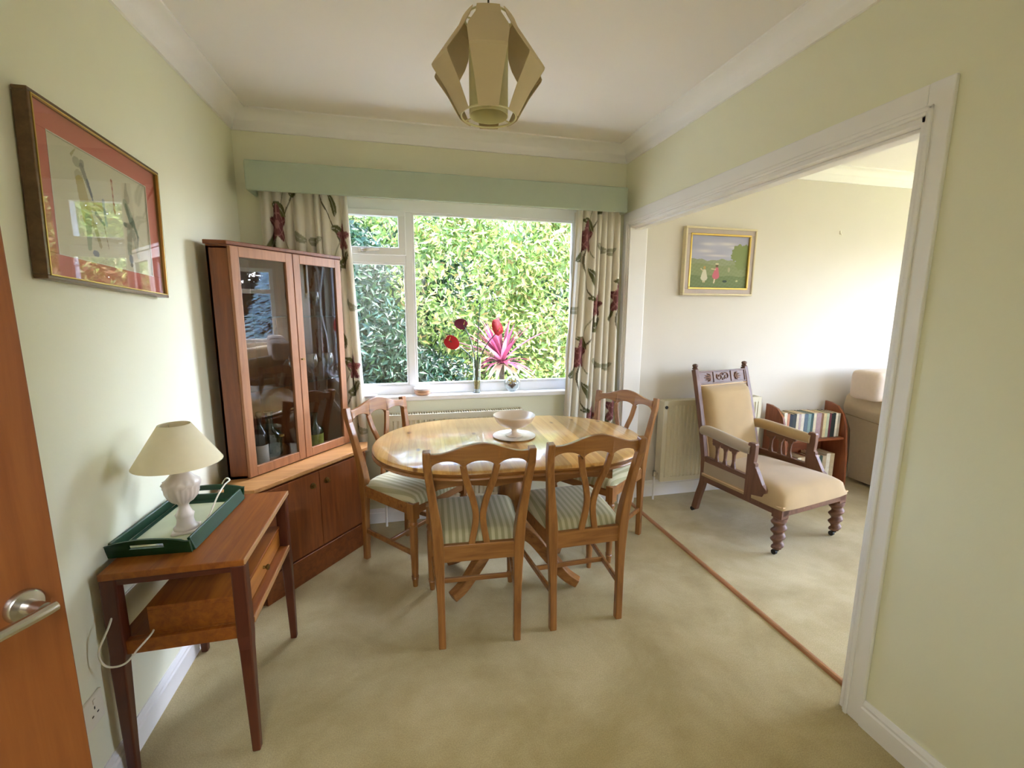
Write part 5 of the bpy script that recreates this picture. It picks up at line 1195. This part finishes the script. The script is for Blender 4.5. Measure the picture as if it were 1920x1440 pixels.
# ---------------------------------------------------------------- garden
struct(MB().box(-8, 14, 0.25, 12, -0.4, -0.25).build('ground', M['soil']))
struct(MB().box(6.85, 20, -12, 0.2, -0.4, -0.25).build('ground', plain('lawn', '#6f7d45', 0.9, noise=0.2, nscale=3)))
struct(MB().box(2, 6.8, -14, LYN-0.3, -0.4, -0.25).build('ground', plain('lawn_south', '#6f7d45', 0.9, noise=0.2, nscale=3)))
def leafmass(name, centers, radii, n, size, palette, seed, label, cat, trunk=None, aspect=0.32, face=(0, -1, 0.5), ymin=0.75):
    """a shrub: thousands of folded leaves spread through lobed volumes, each with its own colour"""
    r = np.random.default_rng(seed); k = r.integers(0, len(centers), n); C_ = np.array(centers)[k]; Rr = np.array(radii)[k]
    d = r.normal(size=(n, 3)); d /= np.linalg.norm(d, axis=1)[:, None]; rad = (0.45+0.6*r.random(n)**0.6)[:, None]
    P = C_+d*rad*Rr
    keep = (P[:, 2] > -0.2) & (P[:, 1] > ymin); P = P[keep]; d = d[keep]; n = len(P)
    nr = d*0.5+np.array(face)*0.5+r.normal(size=(n, 3))*0.55; nr /= np.linalg.norm(nr, axis=1)[:, None]
    ax = np.cross(nr, r.normal(size=(n, 3))); ax /= np.linalg.norm(ax, axis=1)[:, None]; sd = np.cross(nr, ax)
    L = (size*(0.6+0.8*r.random(n)))[:, None]; Wd = L*aspect
    v = np.stack([P-ax*L*0.5, P-ax*L*0.05-sd*Wd*0.5+nr*L*0.06, P+ax*L*0.5-nr*L*0.08, P-ax*L*0.05+sd*Wd*0.5+nr*L*0.06], 1).reshape(-1, 3)
    pal = np.array([rgb(c) for c in palette]); ci = r.integers(0, len(pal), n); col = pal[ci]*(0.75+0.5*r.random((n, 1)))
    col = np.repeat(np.concatenate([np.clip(col, 0, 1), np.ones((n, 1))], 1), 4, 0).astype(np.float32)
    me = bpy.data.meshes.new(name); me.vertices.add(len(v)); me.vertices.foreach_set('co', v.astype(np.float32).ravel())
    i0 = np.arange(n)*4; tri = np.stack([i0, i0+1, i0+2, i0, i0+2, i0+3], 1).ravel()
    me.loops.add(n*6); me.loops.foreach_set('vertex_index', tri.astype(np.int32)); me.polygons.add(n*2)
    me.polygons.foreach_set('loop_start', (np.arange(n*2)*3).astype(np.int32)); me.update(calc_edges=True); me.validate()
    ca = me.color_attributes.new('Col', 'FLOAT_COLOR', 'POINT'); ca.data.foreach_set('color', col.ravel())
    me.materials.append(M['foliage'])
    t = thing(name, label, cat, (0, 0, 0)) if trunk is not None else None
    fo = bpy.data.objects.new('foliage' if t else name, me); COL.objects.link(fo)
    if t: fo.parent = t
    if trunk:
        b = MB()
        for (p0, p1, rr_) in trunk: b.tube(smoothpath([p0, tuple((Vector(p0)+Vector(p1))/2+Vector((0.08, 0.05, 0))), p1], 4), [rr_*(1-0.5*i/8) for i in range(9)], 8)
        b.build('trunk', M['bark'], t, smooth=True)
    if not t: tag(fo, label, cat)
    return fo
LIGHT = ['#7c9440', '#94a850', '#66803a', '#a9b56a', '#86a458', '#587234', '#a8905a', '#bcc284']
MID = ['#385430', '#456336', '#2e4a2a', '#50703f', '#405c38']
DARK = ['#16301d', '#1d3d28', '#284b3e', '#152a1a', '#284526']
leafmass('laurel_hedge', [(1.6, 2.5, 1.7), (2.3, 2.4, 2.4), (1.2, 2.6, 2.8), (2.9, 2.6, 1.5), (3.4, 2.7, 2.3), (2.2, 2.5, 0.8), (3.2, 2.6, 0.5), (2.8, 2.8, 3.1), (1.9, 2.7, 3.3), (0.6, 2.9, 3.2)], [(0.9, 0.55, 0.85)]*10, 34000, 0.088, LIGHT, 1, 'sunlit pale green laurel hedge filling the right of the window', 'hedge', trunk=[((1.7, 2.8, -0.25), (1.8, 2.6, 1.2), 0.05), ((2.6, 2.8, -0.25), (2.7, 2.6, 1.5), 0.05), ((3.3, 2.9, -0.25), (3.2, 2.7, 1.4), 0.04)])
leafmass('evergreen_shrub', [(0.35, 2.0, 1.1), (0.0, 2.1, 0.4), (0.7, 2.1, 0.5), (-0.4, 2.3, 1.3), (0.15, 2.2, 1.75), (1.15, 2.2, 0.35)], [(0.6, 0.45, 0.55)]*6, 19000, 0.085, DARK, 2, 'dark blue-green shrub behind the lower left pane', 'shrub', trunk=[((0.2, 2.2, -0.25), (0.3, 2.1, 0.9), 0.04), ((0.8, 2.2, -0.25), (0.7, 2.2, 0.6), 0.03)])
leafmass('background_tree', [(-0.8, 4.2, 2.4), (0.6, 4.4, 2.0), (2.0, 4.5, 1.6), (3.6, 4.4, 2.0), (5.0, 4.2, 2.2), (0.4, 4.4, 0.6), (3.0, 4.4, 0.5), (-0.6, 4.2, 0.8), (5.0, 4.2, 0.8)], [(1.1, 0.6, 1.1)]*9, 26000, 0.20, MID, 4, 'mid green tree standing behind the hedge in the garden', 'tree', trunk=[((0.8, 4.5, -0.25), (0.9, 4.4, 2.0), 0.09), ((3.6, 4.5, -0.25), (3.5, 4.4, 1.8), 0.09)])
# red cordyline outside the pane
def cordyline(x, y, zc):
    t = thing('cordyline_plant', 'spiky pink-red cordyline plant just outside the window', 'plant', (x, y, -0.25))
    rr = random.Random(5); h = zc+0.25; v = []; f = []; col = []
    for k in range(64):
        az = rr.random()*6.283; el = R(rr.choice([78, 70, 62, 50, 35, 20, 5, -10])+rr.uniform(-8, 8)); L = 0.40+0.16*rr.random() if el > 0.5 else 0.26+0.1*rr.random()
        d = Vector((math.cos(az)*math.cos(el), math.sin(az)*math.cos(el), math.sin(el))); s = d.cross(Vector((0, 0, 1))).normalized(); N = 8; base = Vector((0, 0, h-0.02*rr.random()))
        droop = 0.10 if el > 0.5 else 0.18; k0 = len(v)
        c = np.array(rgb(rr.choice(['#8e3a52', '#a84a64', '#6c2c40', '#b8667c', '#9c5668']))); dead = np.array(rgb('#b39c86'))
        if el < 0.1: c = dead*(0.8+0.4*rr.random())
        for i in range(N+1):
            q = i/N; p = base+d*L*q-Vector((0, 0, droop*q*q*L*2.2)); w = 0.018*math.sin(math.pi*min(1, 0.15+q*0.9))**0.7+0.001; n_ = Vector((0, 0, 0.004))
            v += [p-s*w, p+n_*-1, p+s*w]; col += [tuple(c)+(1,)]*3
        for i in range(N):
            a = k0+i*3; f += [(a, a+1, a+4, a+3), (a+1, a+2, a+5, a+4)]
    b = MB(); b.add(v, f); b.build('leaves', M['cordy'], t, smooth=True, angle=180, col=col)
    b = MB(); b.lathe([(0.028, 0.2), (0.022, 0.5), (0.024, h-0.05), (0.015, h+0.01)], seg=12); b.build('stem', M['bark'], t, smooth=True)
    b = MB(); b.lathe([(0.13, 0), (0.17, 0.28), (0.18, 0.30), (0.165, 0.30), (0.155, 0.27), (0.001, 0.27)], seg=28); b.build('pot', plain('clay_pot', '#8f5a40', 0.8), t, smooth=True)
cordyline(1.70, 0.95, 0.93)
# trees in front of the lounge windows
def spruce(x, y, label):
    r = np.random.default_rng(9); n = 5000; hh = r.random(n)**0.8*3.6; a = r.random(n)*6.283; rad = (3.7-hh)*0.36*(0.5+0.5*np.sqrt(r.random(n)))
    cen = [(x, y, 0)]
    P = np.stack([x+np.cos(a)*rad, y+np.sin(a)*rad, hh], 1); d = np.stack([np.cos(a), np.sin(a), -0.3+0*a], 1); d += r.normal(size=d.shape)*0.25; L = 0.16; s = np.cross(d, r.normal(size=d.shape)); s /= np.linalg.norm(s, axis=1)[:, None]
    v = np.stack([P, P+d*L*0.5-s*0.02, P+d*L, P+d*L*0.5+s*0.02], 1).reshape(-1, 3); i0 = np.arange(n)*4
    b = MB(); b.v = [tuple(q) for q in v]; b.f = [tuple(q) for q in np.stack([i0, i0+1, i0+2, i0+3], 1)]; b.mi = [0]*n
    c = np.array([rgb('#7d98a6')])*(0.6+0.7*r.random((n, 1))); col = np.repeat(np.concatenate([c, np.ones((n, 1))], 1), 4, 0)
    t = thing('spruce_tree', label, 'tree', (0, 0, 0)); b.build('foliage', M['foliage'], t, col=col); q = MB(); q.tube([(x, y, -0.3), (x, y, 3.2)], [0.08, 0.02], 8); q.build('trunk', M['bark'], t)
spruce(10.2, 0.3, 'blue-grey spruce outside the lounge window, seen mirrored in the cabinet glass')

# added conifer backdrop: darkens the mirrored view, cuts sky light into the lounge
leafmass('conifer_backdrop', [(12.6, -1.2, 1.2), (12.6, 0.3, 1.3), (12.6, 1.8, 1.2), (12.6, 1.0, 2.3), (12.6, -0.6, 2.3)], [(0.5, 1.1, 1.3)]*5, 9000, 0.24, ['#27301f', '#2f3a28', '#20281c', '#3a4230'], 12, 'added dark conifer backdrop across the lawn, mirrored in the cabinet door', 'hedge', face=(-1, 0, 0.2), ymin=-9)
